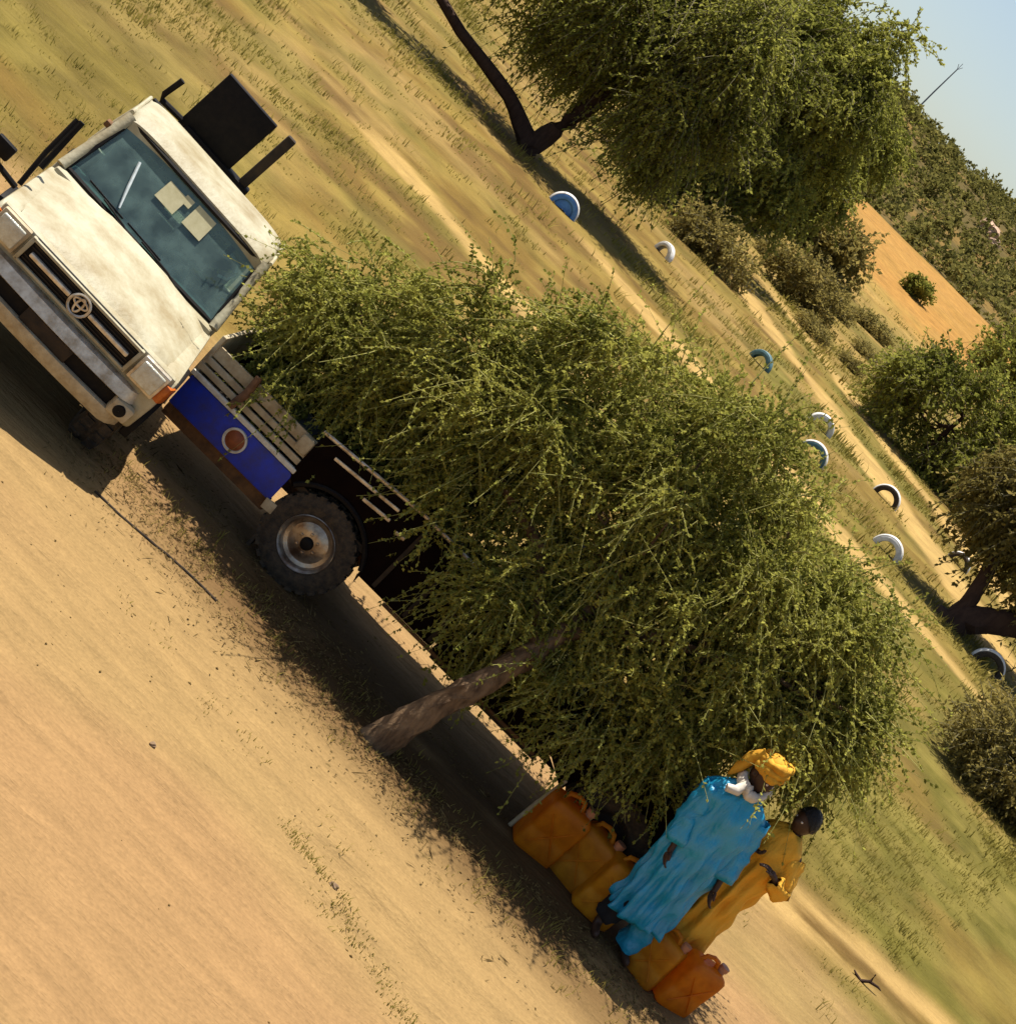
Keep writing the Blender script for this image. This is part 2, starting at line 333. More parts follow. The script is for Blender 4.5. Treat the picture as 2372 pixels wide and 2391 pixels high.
for i_, (a_, b_) in ((3, (.86, .66)), (4, (1.12, 1.3))):
    q_ = n.nodes.new('ShaderNodeMapRange'); q_.inputs[1].default_value = 0; q_.inputs[2].default_value = .8; q_.inputs[3].default_value = a_; q_.inputs[4].default_value = b_; L(my.outputs[0], q_.inputs[0]); L(q_.outputs[0], mr.inputs[i_])
if True:
    pass; L(mxn.outputs[0], mr.inputs[0])
mr2 = n.nodes.new('ShaderNodeMapRange'); mr2.inputs[1].default_value = .3; mr2.inputs[2].default_value = .7; mr2.inputs[3].default_value = .9; mr2.inputs[4].default_value = 1.1; L(t2.outputs[0], mr2.inputs[0])
mu = n.nodes.new('ShaderNodeMath'); mu.operation = 'MULTIPLY'; L(mr.outputs[0], mu.inputs[0]); L(mr2.outputs[0], mu.inputs[1])
sc = n.nodes.new('ShaderNodeVectorMath'); sc.operation = 'SCALE'; L(a.outputs['Color'], sc.inputs[0]); L(mu.outputs[0], sc.inputs['Scale']); L(sc.outputs[0], b.inputs['Base Color'])
bp = n.nodes.new('ShaderNodeBump'); bp.inputs['Strength'].default_value = .8; bp.inputs['Distance'].default_value = .06; L(t1.outputs[0], bp.inputs['Height'])
bp2 = n.nodes.new('ShaderNodeBump'); bp2.inputs['Strength'].default_value = .35; bp2.inputs['Distance'].default_value = .012; L(t2.outputs[0], bp2.inputs['Height']); L(bp.outputs[0], bp2.inputs['Normal']); L(bp2.outputs[0], b.inputs['Normal'])
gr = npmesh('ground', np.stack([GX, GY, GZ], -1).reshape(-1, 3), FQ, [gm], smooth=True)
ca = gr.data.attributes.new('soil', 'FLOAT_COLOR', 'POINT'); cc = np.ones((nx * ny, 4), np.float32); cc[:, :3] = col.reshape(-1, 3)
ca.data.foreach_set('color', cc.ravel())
gr['kind'] = 'structure'
def gz(x, y): return float(ground_height(np.array([x]), np.array([y]))[0])

# ------------------------------------------------------------------ foliage
def foliage(rs, lobes, n, Lr=(.25, .55), droop=.5, leaf=(.045, .012), nl=14, tr=.006, nclump=90, csig=.2, K=5, shell=.5, spread=.8, curl=.35, along=.55, wisps=0):
    lobes = np.array(lobes, float); wts = (lobes[:, 3] * lobes[:, 4] * lobes[:, 5]) ** .66; wts /= wts.sum()
    ci = rs.choice(len(lobes), nclump, p=wts)
    d = rs.normal(size=(nclump, 3)); d /= np.linalg.norm(d, axis=1)[:, None]
    rad = shell + (1 - shell) * rs.rand(nclump) ** .6
    cc = lobes[ci, :3] + d * lobes[ci, 3:6] * rad[:, None]; ctint = rs.rand(nclump)
    k = rs.randint(0, nclump, n)
    p0 = cc[k] + rs.normal(size=(n, 3)) * csig; dd = d[k]
    di = dd * .75 + rs.normal(size=(n, 3)) * spread + np.array([0, 0, -droop * .4]); di /= np.linalg.norm(di, axis=1)[:, None]
    Ln = rs.uniform(*Lr, n)[:, None]
    if wisps:
        kk = np.where((cc[:, 2] > 1.9) & (cc[:, 0] > -1.9))[0]; k[:wisps] = kk[rs.randint(0, len(kk), wisps)]; p0[:wisps] = cc[k[:wisps]] + rs.normal(size=(wisps, 3)) * csig; dd = d[k]
        Ln[:wisps] *= 1.6; di[:wisps] = dd[:wisps] * 1.0 + rs.normal(size=(wisps, 3)) * .35; di[:wisps] /= np.linalg.norm(di[:wisps], axis=1)[:, None]
    be = rs.normal(size=(n, 3)) * curl + np.array([0, 0, -droop])
    def P(t): return p0[:, None, :] + di[:, None, :] * (Ln[:, None] * t[..., None]) + be[:, None, :] * (Ln[:, None] * (t ** 2)[..., None] * .6)
    t = np.broadcast_to(np.linspace(0, 1, K), (n, K)); pts = P(t)
    tan = np.gradient(pts, axis=1); tan /= np.linalg.norm(tan, axis=2)[..., None] + 1e-9
    ref = rs.normal(size=(n, 1, 3)); a = np.cross(tan, ref); a /= np.linalg.norm(a, axis=2)[..., None] + 1e-9; b_ = np.cross(tan, a)
    rr = tr * rs.uniform(.6, 1.5, (n, 1)) * (1 - .65 * t)
    ring = np.stack([pts + (a * math.cos(g) + b_ * math.sin(g)) * rr[..., None] for g in (0, 2.094, 4.189)], 2)
    V1 = ring.reshape(-1, 3); base = (np.arange(n)[:, None, None] * K + np.arange(K - 1)[None, :, None]) * 3; s3 = np.arange(3)[None, None, :]; s3n = (s3 + 1) % 3
    F1 = np.stack([base + s3, base + s3n, base + 3 + s3n, base + 3 + s3], -1).reshape(-1, 4)
    T1 = np.repeat(ctint[k] * .6 + rs.rand(n) * .4, K * 3)
    tl = rs.uniform(.08, 1.0, (n, nl)); lb = P(tl); ltan = di[:, None, :] + be[:, None, :] * tl[..., None] * 1.2
    ltan /= np.linalg.norm(ltan, axis=2)[..., None]
    ld = ltan * along + rs.normal(size=(n, nl, 3)) * .6 + np.array([0, 0, -.12]); ld /= np.linalg.norm(ld, axis=2)[..., None]
    lw = np.cross(ld, rs.normal(size=(n, nl, 3))); lw /= np.linalg.norm(lw, axis=2)[..., None] + 1e-9
    ll = leaf[0] * rs.uniform(.6, 1.4, (n, nl, 1)); ww = leaf[1] * rs.uniform(.7, 1.4, (n, nl, 1))
    V2 = np.stack([lb, lb + ld * ll * .45 + lw * ww, lb + ld * ll, lb + ld * ll * .45 - lw * ww], 2).reshape(-1, 3)
    F2 = np.arange(len(V2)).reshape(-1, 4) + len(V1)
    T2 = np.repeat(np.clip(ctint[k][:, None] * .6 + rs.rand(n, nl) * .45, 0, 1), 4, axis=1).ravel()
    V = np.concatenate([V1, V2]); Fq = np.concatenate([F1, F2]); mi = np.concatenate([np.zeros(len(F1)), np.ones(len(F2))])
    return V, Fq, mi, np.concatenate([T1, T2]), cc

def wander(a, b, k, amp, rnd):
    a = Vector(a); b = Vector(b); out = []
    for i in range(k + 1):
        t = i / k; e = amp * math.sin(math.pi * t)
        out.append(a.lerp(b, t) + Vector((rnd.uniform(-e, e), rnd.uniform(-e, e), rnd.uniform(-e, e))))
    return out

def make_tree(name, label, cat, base, stems, lobes, seed, n, fol, leafmat, twigmat, bark, nlimb=16, limb_r=.03, group=None, inward=None):
    """stems: list of (points relative to base, radii); the crown's lobes are relative to base too."""
    t = thing(name, label, cat, base, 0, group); rs = np.random.RandomState(seed); rnd = random.Random(seed)
    for i, (pts, rad) in enumerate(stems):
        mb = MB(); q = []
        for j in range(len(pts) - 1):
            w_ = wander(pts[j], pts[j + 1], 4, rad[j] * .09, rnd); q += w_[:-1] if j < len(pts) - 2 else w_
        rr = np.interp(np.linspace(0, len(pts) - 1, len(q)), range(len(pts)), rad)
        rr = [r * rnd.uniform(.95, 1.06) for r in rr]; rr[0] *= 1.25; rr[1] *= 1.1
        mb.tube(q, rr, 14)
        mb.v = [tuple(Vector(v_) + Vector((rnd.uniform(-1, 1), rnd.uniform(-1, 1), rnd.uniform(-.5, .5))) * .11 * rad[0]) for v_ in mb.v]
        mb.build('trunk' if i == 0 else 'limb', bark, t, 35)
    V, Fq, mi, T, cc = foliage(rs, lobes, n, **fol)
    o = npmesh('crown', V, Fq, [twigmat, leafmat], mi, T); o.parent = t
    mb = MB(); ends = [Vector(p[-1]) for p, r in stems] + [Vector(p[-1]).lerp(Vector(p[-2]), .5) for p, r in stems]
    for c in [cc[i] for i in rs.choice(len(cc), min(nlimb, len(cc)), replace=False)]:
        c = Vector(c); e = min(ends, key=lambda p: (p - c).length)
        k = 6; mb.tube(wander(e, c, k, .12 * (c - e).length, rnd), [limb_r * (1 - .75 * i / k) for i in range(k + 1)], 5)
    mb.build('branches', bark, t, 80)
    return t

# the thorn tree in the middle, over the dark pickup
tb = Vector((0.47, 11.52, 0.0))
lob = [(-.35, 1.25, 2.15, 1.65, .75, .95), (1.15, 1.20, 2.2, 1.45, .80, .90), (-1.75, 1.45, 1.55, 1.35, .60, .52), (.50, 1.25, 2.78, 1.7, .75, .68), (-1.35, 1.30, 1.50, .9, .35, .28),
       (1.9, 1.55, 1.85, .7, .55, .75), (.8, .85, 1.35, .9, .5, .5), (.95, .62, .98, .55, .24, .32), (.05, .75, 1.38, .55, .35, .34), (1.45, .85, 1.40, .4, .3, .40),
       (-2.25, 1.6, 1.72, .75, .5, .40), (2.25, 1.5, 2.1, .4, .5, .5), (-1.2, 1.4, 2.2, 1.0, .65, .55), (-2.15, 1.55, 1.36, .6, .35, .28), (-.9, 1.25, 1.30, .6, .3, .2), (.0, .62, 1.08, .42, .22, .24), (-2.45, 1.3, 1.20, .45, .3, .22)]
make_tree('thorn_tree', 'wide olive-green thorn tree with drooping twigs over the dark pickup', 'tree', tb,
          [([(0, 0, -.12), (.08, .06, .28), (.22, .18, .72), (.40, .5, 1.30), (.45, .8, 1.75)], [.135, .115, .10, .085, .05]),
           ([(.38, .45, 1.22), (-.1, .9, 1.65), (-.8, 1.2, 1.75), (-1.6, 1.4, 1.7)], [.06, .05, .04, .025]),
           ([(.42, .6, 1.4), (.9, .8, 1.8), (1.6, 1.0, 2.1)], [.055, .045, .025])],
          lob, 11, 14500, dict(Lr=(.16, .40), droop=.7, curl=.6, leaf=(.030, .0115), nl=30, tr=.0046, nclump=460, csig=.095, shell=.35, spread=.8, along=.75, wisps=1500),
          M['leaf'], M['twig'], M['bark'], 60, .028)

# trees further off
bf = dict(Lr=(.5, 1.2), droop=.95, curl=.4, leaf=(.11, .030), nl=22, tr=.014, nclump=80, csig=.34, shell=.45, spread=.75, along=.8)
make_tree('acacia_tree', 'large dark green tree with forked trunk and long low limb reaching left', 'tree', (-6.22, 45.0, gz(-6.22, 45)),
          [([(0, 0, -.3), (.05, 0, .25), (.35, .3, 1.6), (.6, .6, 3.2)], [.30, .27, .22, .14]),
           ([(0, 0, .15), (-1.2, -.2, .7), (-3.2, -.3, 1.0), (-6.5, -.2, 1.8)], [.24, .19, .14, .08])],
          [(.3, .5, 4.1, 2.4, 2.2, 2.1), (2.1, 1, 3.6, 1.7, 2, 1.7), (-2.2, .6, 4.0, 2.0, 1.8, 1.5), (1.4, .8, 5.5, 2.5, 2, 1.6), (-5, .3, 3.4, 2, 1.6, 1.3)],
          21, 6500, bf, M['leaf_far'], M['twig2'], M['bark_dark'], 26, .06)
make_tree('acacia_tree', 'tall broad green tree standing against the sky behind the forked tree', 'tree', (-3.3, 67, gz(-3.3, 67)),
          [([(0, 0, -.3), (.1, 0, 1.2), (.3, .2, 3), (.2, .4, 5)], [.32, .27, .22, .14])],
          [(0, .5, 5.6, 3.3, 3, 3.0), (1.7, .5, 4.6, 2.3, 2.4, 2.3), (-2.6, .4, 5.4, 2.6, 2.4, 2.6), (.3, .6, 8.2, 2.5, 2.2, 1.9), (1.0, -.4, 2.2, 2.6, 2, 1.5), (-1.6, -.2, 2.2, 1.9, 1.8, 1.6)],
          22, 6500, dict(bf, leaf=(.15, .045), Lr=(.6, 1.3), csig=.42), M['leaf_far'], M['twig2'], M['bark_dark'], 22, .07)
make_tree('acacia_tree', 'hazy olive tree at the foot of the hill, left of the orange dune', 'tree', (-1.6, 95, gz(-1.6, 95)),
          [([(0, 0, -.3), (.1, 0, 1.4), (.2, .2, 3.4), (.3, .4, 5.5)], [.34, .28, .22, .14])],
          [(-.6, 0, 6.2, 3.2, 2.4, 2.6), (1.6, .2, 6.6, 1.8, 1.8, 1.9), (.4, 0, 8.2, 2.0, 1.8, 1.3), (-2.8, 0, 4.6, 2.4, 2, 2.2), (-.4, 0, 3.4, 2.6, 2, 1.6)],
          24, 4500, dict(bf, leaf=(.19, .06), Lr=(.7, 1.4), csig=.5), M['leaf_far'], M['twig2'], M['bark_dark'], 18, .07)
make_tree('acacia_tree', 'dense scrubby tree with crooked leaning trunk at the right edge', 'tree', (8.4, 38.2, gz(8.4, 38.2)),
          [([(0, 0, -.2), (.25, 0, .25), (.75, .1, .7), (1.5, .3, 1.25), (2.4, .4, 2.0)], [.36, .33, .30, .24, .15]),
           ([(.1, 0, .15), (.0, .2, .9), (-.3, .4, 1.9), (-.9, .6, 2.8)], [.20, .17, .12, .06])],
          [(.1, .8, 3.2, 1.2, 1.3, 1.0), (1.4, 1, 2.9, 1.4, 1.5, 1.2), (-.7, 1.0, 3.0, .8, 1.1, .8), (2.3, .8, 2.6, 1.2, 1.1, .9)],
          23, 3600, dict(bf, leaf=(.12, .032), Lr=(.35, .8), csig=.3), M['leaf_brown'], M['twig2'], M['bark_dark'], 26, .045)
def bush(label, x, y, w_, h_, seed, n, mt='leaf_brown', leaf=(.08, .022), sc=1.0):
    z = gz(x, y)
    return make_tree('shrub', label, 'shrub', (x, y, z), [([(0, 0, -.1), (.02, 0, h_ * .3), (.05, .05, h_ * .55)], [.05 * sc, .04 * sc, .025 * sc])],
                     [(0, 0, h_ * .55, w_ * .5, w_ * .4, h_ * .45), (w_ * .28, 0, h_ * .42, w_ * .34, w_ * .3, h_ * .38), (-w_ * .3, .05, h_ * .4, w_ * .32, w_ * .3, h_ * .36)],
                     seed, n, dict(Lr=(.18 * sc, .45 * sc), droop=.25, leaf=leaf, nl=12, tr=.006 * sc, nclump=40, csig=.12 * sc, shell=.4), M[mt], M['twig2'], M['bark_dark'], 8, .02 * sc)
bush('big brown-green bush cut off by the right edge below the leaning tree', 9.0, 27.0, 3.0, 1.5, 31, 2400, 'leaf_brown', (.08, .02), 1.3)
bush('green bush on the right edge behind the green grass', 10.4, 25, 2.4, 1.4, 32, 1400, 'leaf_brown', (.08, .02), 1.2)
bush('small brown bush on the pale track past the tyres', 2.2, 76, 3.2, 1.8, 33, 700, 'leaf_brown', (.16, .05), 2.2)
bush('dark bush standing alone on the orange dune', 11.2, 152, 2.0, 1.7, 34, 400, 'leaf_far', (.2, .07), 1.6)
bush('brown bush beside the lower edge of the orange dune', 2.0, 118, 4.5, 3.0, 35, 700, 'leaf_brown', (.3, .1), 4)
bush('low olive bush under the tall tree by the tyre row', -1.6, 60, 2.6, 1.2, 36, 700, 'leaf_brown', (.14, .04), 2)
bush('round green bush beyond the tyres, left of the leaning tree', 8.6, 61, 5.2, 4.2, 38, 2600, 'leaf_far', (.15, .045), 2.4)
bush('tall green bush at the right edge behind the leaning tree', 12.6, 60, 5.0, 4.4, 40, 2200, 'leaf_far', (.15, .045), 2.4)
bush('faint green bush at the far end of the orange dune', 23, 150, 8, 4.5, 39, 900, 'leaf_far', (.35, .12), 4.5)

# low scrub clumps dotted over the field
sc0 = bush('', 3.0, 56, 1.5, .75, 41, 420, 'leaf_brown', (.10, .03), 1.3)
rq = random.Random(8)
for i, (xx, yy, k, lb) in enumerate(((3.4, 70, 1.0, 'low brown scrub clump beyond the dull teal tyre'), (5.6, 72, .8, 'low brown scrub clump beyond the white tyre with the dark middle'),
        (4.4, 92, 1.2, 'wide brown scrub clump midway between the tyre row and the dune'), (7.4, 104, 1.3, 'brown scrub clump at the lower edge of the orange dune'),
        (6.6, 84, .9, 'small brown scrub clump touching the left of the round green bush'), (.2, 86, 1.1, 'brown scrub clump under the hazy tree left of the orange dune'))):
    o = sc0 if i == 0 else copy_tree(sc0)
    o.location = (xx, yy, gz(xx, yy)); o.rotation_euler[2] = rq.uniform(0, 6.28); o.scale = (k * rq.uniform(.9, 1.5), k, k * rq.uniform(.6, 1.0))
    tag(o, lb, 'shrub', 'scrub clumps beyond the tyre row')
# scrub on the far hill: one mass
rs = np.random.RandomState(51); lobs = []
for i in range(1700):
    yy = rs.uniform(203, 318); xx = rs.uniform(-45, 62); hh = rs.uniform(.6, 2.0) * (1.35 if yy > 300 else 1)
    if yy > 296 or fbm(np.array([xx * .06]), np.array([yy * .05]), 81)[0] > .20:
        lobs.append((xx, yy, gz(xx, yy) + hh * .35, hh * rs.uniform(.8, 1.8), hh, hh * .6))
V, Fq, mi, T, _ = foliage(rs, lobs, 18000, (.8, 1.6), .3, (.55, .20), 9, .03, len(lobs) * 2, .5, 3, .3)
tag(npmesh('hill_scrub', V, Fq, [M['twig2'], M['leaf_hill']], mi, T), 'dark scrub covering the far hill', 'scrub', None, 'stuff')

# grass and ground litter
def blades(rs, px, py, hgt, per, wid, spread):
    k = len(px); hgt = np.repeat(hgt, per); n = k * per
    bx = np.repeat(px, per) + rs.normal(size=n) * spread; by = np.repeat(py, per) + rs.normal(size=n) * spread
    bz = ground_height(bx, by) - .01; ang = rs.rand(n) * 6.283; lean = rs.uniform(.15, .9, n); hh = hgt * rs.uniform(.5, 1.25, n)
    dx, dy = np.cos(ang), np.sin(ang); B = np.stack([bx, by, bz], -1)
    tip = B + np.stack([dx * lean * hh, dy * lean * hh, hh], -1); midp = B + np.stack([dx * lean * hh * .32, dy * lean * hh * .32, hh * .6], -1)
    wv = np.stack([-dy, dx, np.zeros(n)], -1) * (wid * rs.uniform(.7, 1.4, n))[:, None]
    V = np.stack([B - wv, B + wv, midp + wv * .7, tip + wv * .1, tip - wv * .1, midp - wv * .7], 1).reshape(-1, 3)
    f0 = np.arange(n)[:, None] * 6; F_ = np.concatenate([f0 + np.array([[0, 1, 2, 5]]), f0 + np.array([[5, 2, 3, 4]])])
    return V, F_
rs = np.random.RandomState(61); Vs = []; Fs = []; Ts = []; off = 0
def addgrass(px, py, hgt, per, wid, spread, tl):
    global off
    V, F_ = blades(rs, px, py, hgt, per, wid, spread); Vs.append(V); Fs.append(F_ + off); off += len(V)
    Ts.append(np.repeat(np.repeat(np.clip(tl, 0, 1), per) * .7 + rs.rand(len(px) * per) * .3, 6))
N = 44000; py = 14.2 * (135 / 14.2) ** rs.rand(N); px = rs.uniform(-.46, .36, N) * py
ga = veg_amount(px, py); tr_ = track_amount(px, py)
keep = rs.rand(N) < (.05 + .75 * ga * sstep(.4, .6, fbm(px * .8, py * .5, 77))) * (1 - tr_) * np.where((np.abs(py - 15.9 - .12 * (px - 4)) < .6) & (px > 2.8), .05, 1)
px, py, ga = px[keep], py[keep], ga[keep]
sz = np.clip(py / 22, .7, 2.2)
addgrass(px, py, .07 + .08 * rs.rand(len(px)) * sz, 9, .006 + .00 * px, .07, 1 - ga * .9) if False else None
for lo, hi, wd, sp in ((14, 22, .005, .07), (22, 35, .009, .12), (35, 62, .016, .2), (62, 150, .035, .5)):
    q = (py >= lo) & (py < hi)
    addgrass(px[q], py[q], (.03 + .13 * rs.rand(q.sum()) ** 3) * sz[q], 10, wd, sp, .75 - ga[q] * .7 + .25 * (rs.rand(q.sum()) - .5))
# sparse tufts on the sand road
t = rs.rand(70); addgrass(.45 + 1.4 * t + rs.normal(size=70) * .09, 9.72 - .75 * t + rs.normal(size=70) * .07, .02 + .025 * rs.rand(70), 12, .004, .05, rs.rand(70) * .4)
t = rs.rand(26); addgrass(2.6 * t - 1.6, 10.3 - .25 * t + rs.normal(size=26) * .12, .02 + .02 * rs.rand(26), 6, .004, .05, .4 + rs.rand(26) * .5)
t = rs.rand(160); addgrass(-2.3 + 6.6 * t, 11.95 - .9 * t + rs.normal(size=160) * .25, .03 + .05 * rs.rand(160), 9, .004, .05, .3 + .7 * rs.rand(160))
gro = npmesh('dry_grass', np.concatenate(Vs), np.concatenate(Fs), [M['grass']], None, np.concatenate(Ts))
tag(gro, 'olive and straw coloured grass tufts scattered over the sandy field', 'grass', None, 'stuff')
rs = np.random.RandomState(63); n = 22000
lx = rs.uniform(-2.6, 5.2, n); ly = 11.75 - .12 * lx + rs.normal(size=n) * .42
keep = (fbm(lx * 1.4, ly * 3, 91) > .44); lx, ly = lx[keep], ly[keep]; n = len(lx)
B = np.stack([lx, ly, ground_height(lx, ly) + .004 + .01 * rs.rand(n)], -1); ang = rs.normal(size=n) * .6 + np.where(rs.rand(n) > .5, 0, 1.5)
ln = rs.uniform(.006, .022, n)[:, None] * np.where(rs.rand(n) > .93, 4, 1)[:, None]; dd = np.stack([np.cos(ang), np.sin(ang), rs.normal(size=n) * .25], -1) * ln
ww = np.stack([-np.sin(ang), np.cos(ang), rs.normal(size=n) * .5], -1) * rs.uniform(.002, .006, n)[:, None]
V = np.stack([B - dd, B + ww, B + dd, B - ww], 1).reshape(-1, 3)
tag(npmesh('leaf_litter', V, np.arange(len(V)).reshape(-1, 4), [M['litter']], None, np.repeat(rs.rand(n), 4)), 'brown twig and leaf litter on the sand below the thorn tree', 'leaf litter', None, 'stuff')

# ------------------------------------------------------------------ vehicles
def wheel(parent, c, r, wd, side, rimmat, hub=True):
    """side: sign of x of the outer face in the parent's frame"""
    s = side
    t = MB().lathe([(s * (-wd / 2), r * .62), (s * (-wd / 2), r * .86), (s * (-wd * .38), r * .985), (s * wd * .38, r * .985), (s * wd / 2, r * .86), (s * wd * .52, r * .74), (s * wd * .42, r * .60), (s * wd * .1, r * .57), (s * (-wd * .3), r * .57)], c, 'x', 40, closedprof=True)
    for i in range(26):                       # tread blocks
        g = 2 * math.pi * i / 26
        for k in (-.22, .22):
            g2 = g + (.12 if k > 0 else 0)
            t.box((c[0] + k * wd * 1.2, c[1] + r * .985 * math.cos(g2), c[2] + r * .985 * math.sin(g2)), (wd * .34, r * .15, .03), ('X', g2 + math.pi / 2))
    ty = t.build('tyre', M['rubber'], parent)
    rm = MB().lathe([(s * wd * .44, r * .60), (s * wd * .47, r * .585), (s * wd * .40, r * .54), (s * wd * .16, r * .50), (s * wd * .10, r * .42), (s * wd * .20, r * .30), (s * wd * .24, r * .20), (s * wd * .24, 0.001)], c, 'x', 40)
    for i in range(6):
        g = 2 * math.pi * i / 6 + .3
        rm.box((c[0] + s * wd * .25, c[1] + r * .21 * math.cos(g), c[2] + r * .21 * math.sin(g)), (.025, .022, .022), ('X', g), bev=.004)
    rim = rm.build('rim', rimmat, parent)
    for i in range(6):
        pass
    MB().lathe([(s * wd * .22, r * .14), (s * wd * .42, r * .125), (s * wd * .46, r * .09), (s * wd * .46, .001)], c, 'x', 20).build('hub', M['black'], rim)
    return ty

def arc(c, r, a0, a1, n): return [(c[0] + r * math.cos(a0 + (a1 - a0) * i / n), c[1] + r * math.sin(a0 + (a1 - a0) * i / n)) for i in range(n + 1)]

# --- cream pickup facing the camera. local: X right in the picture, Y away from its bumper, Z up
T1 = thing('pickup_truck', 'dusty cream pickup truck facing the camera with papers on its windscreen', 'pickup truck', (-3.105, 11.06, .085), R(14))
T1.rotation_euler = (0, R(6.7), R(14))
W = .84
hz = lambda q: .955 + .075 * q                # height of the bonnet line
mb = MB(); rings = []
for j in range(13):
    q = j / 12; yy = .17 + 1.10 * q; hw = .80 - .035 * q
    zz = hz(q) - .075 * (1 - min(1, q / .16)) ** 2; row = []
    for i in range(17):
        p = -1 + i / 8; e = abs(p) ** 5
        row.append((hw * p, yy + .03 * abs(p) ** 2, zz + .028 * (1 - p * p) - .045 * e + (.012 if abs(p) < .5 else 0) * q))
    rings.append(row)
mb.loft(rings, cap=False, closed=False)
lip = [[(x_, y_ + .002, z_) for x_, y_, z_ in rings[0]], [(x_, y_ + .01, z_ - .05) for x_, y_, z_ in rings[0]]]
mb.loft(lip, cap=False, closed=False); mb.build('bonnet', M['cream'], T1, 50)
for sx in (-1, 1):
    prof = [(.10, .66), (.10, .88), (.16, .935), (1.30, .985), (1.36, .97), (1.36, .36), (1.10, .36)] + arc((.72, .38), .44, 0, math.pi, 12)[0:] + [(.20, .42)]
    MB().prism(prof, sx * (W - .14), sx * W, 'x', .025).build('fender', M['cream'], T1)
    prof = [(p[0], p[1]) for p in arc((.72, .38), .47, -.15, math.pi + .1, 14)] + [(p[0], p[1]) for p in arc((.72, .38), .40, math.pi + .1, -.15, 14)]
    MB().prism(prof, sx * (W - .02), sx * (W + .05), 'x', .008).build('wheel_arch', M['black'], T1)
# front panel with grille
fp = MB().box((0, .16, .80), (1.62, .10, .30), bev=.02); fp.build('front_panel', M['cream'], T1)
g = MB().box((0, .105, .835), (1.00, .03, .215), bev=.008).build('grille', M['black'], T1)
for zz in (.742, .928):
    MB().box((0, .085, zz), (1.04, .045, .022), bev=.006).build('grille_frame', M['cream'], g)
for zz in (.775, .80, .875, .90):
    MB().box((0, .092, zz), (.97, .02, .006)).build('slat', M['under'], g)
for sx in (-1, 1):
    MB().box((sx * .51, .085, .835), (.03, .045, .21), bev=.006).build('grille_frame', M['cream'], g)
    MB().box((sx * .275, .072, .838), (.37, .04, .036), bev=.01).build('grille_bar', M['chrome'], g)
em = MB().lathe([(.052, .068), (.044, .078), (.052, .088), (.064, .078)], (0, 0, .838), 'y', 32, closedprof=True)
for p in em.v: pass
for (rx, rz, oz) in ((.058, .026, .018), (.024, .056, .0)):
    pts = [(rx * math.cos(a_), .056, .838 + oz + rz * math.sin(a_)) for a_ in np.linspace(0, 2 * math.pi, 25)]
    em.tube(pts, .009, 6, False)
em.build('emblem', M['chrome'], g)
for sx in (-1, 1):
    hl = MB().box((sx * .665, .10, .835), (.24, .06, .21), bev=.012).build('headlight', M['chrome' if sx > 0 else 'cream2'], T1)
    MB().box((sx * .665, .062, .835), (.195, .03, .165), bev=.014, seg=3).build('lens', M['lens'], hl)
    MB().box((sx * .815, .135, .815), (.075, .10, .15), ('Z', -sx * .35), bev=.012).build('indicator', M['orange_lens'], T1)
# bumper: swept section with a slot
def sweep(sec, hw, bow, wrap, n=24):
    rings = []
    for i in range(n + 1):
        p = -1 + 2 * i / n; yo = bow * p * p + wrap * max(0, (abs(p) - .82) / .18) ** 2
        rings.append([(hw * p * (1 - .02 * max(0, abs(p) - .8)), yo + a_, b_) for a_, b_ in sec])
    return rings
bmp = MB().loft(sweep([(.0, .60), (.03, .685), (.10, .70), (.16, .68), (.16, .60), (.03, .585)], .78, .05, .13)).build('bumper', M['chrome'], T1, 50)
MB().loft(sweep([(.05, .45), (.05, .60), (.12, .60), (.12, .45)], .70, .05, .0)).build('slot', M['black'], bmp)
MB().loft(sweep([(.0, .47), (-.005, .42), (.03, .36), (.14, .35), (.15, .455), (.04, .478)], .77, .05, .14)).build('valance', M['cream2'], bmp, 50)
for sx in (-1, 1):
    MB().box((sx * .70, .075, .53), (.17, .09, .13), ('Z', sx * .18), bev=.02).build('bumper_end', M['cream2'], bmp)
    MB().lathe([(.0, .048), (-.02, .04), (-.02, .001)], (sx * .70, .03, .53), 'y', 20).build('fog_lamp', M['black'], bmp)
MB().box((0, .03, .53), (.42, .012, .11), bev=.006).build('number_plate', M['under'], bmp)
# underside
ch = MB()
for sx in (-1, 1): ch.box((sx * .38, 2.2, .47), (.09, 4.0, .12))
ch.box((0, .72, .36), (1.3, .12, .12)); ch.lathe([(-.12, .001), (-.1, .13), (.1, .13), (.12, .001)], (.12, .74, .34), 'y', 14)
ch.box((0, .45, .52), (1.34, .5, .12)); ch.box((0, 3.2, .37), (1.3, .12, .12)); ch.box((0, 1.25, .62), (1.4, .05, .5)); ch.box((0, 1.0, .62), (.7, .7, .3))
ch.build('chassis', M['under'], T1)
for sx in (-1, 1):
    for yy in (.72, 3.25): wheel(T1, (sx * .70, yy, .31), .42, .24, sx, M['cream2'])
    MB().box((sx * .74, 1.20, .26), (.26, .02, .40), bev=.006).build('mud_flap', M['rubber'], T1)
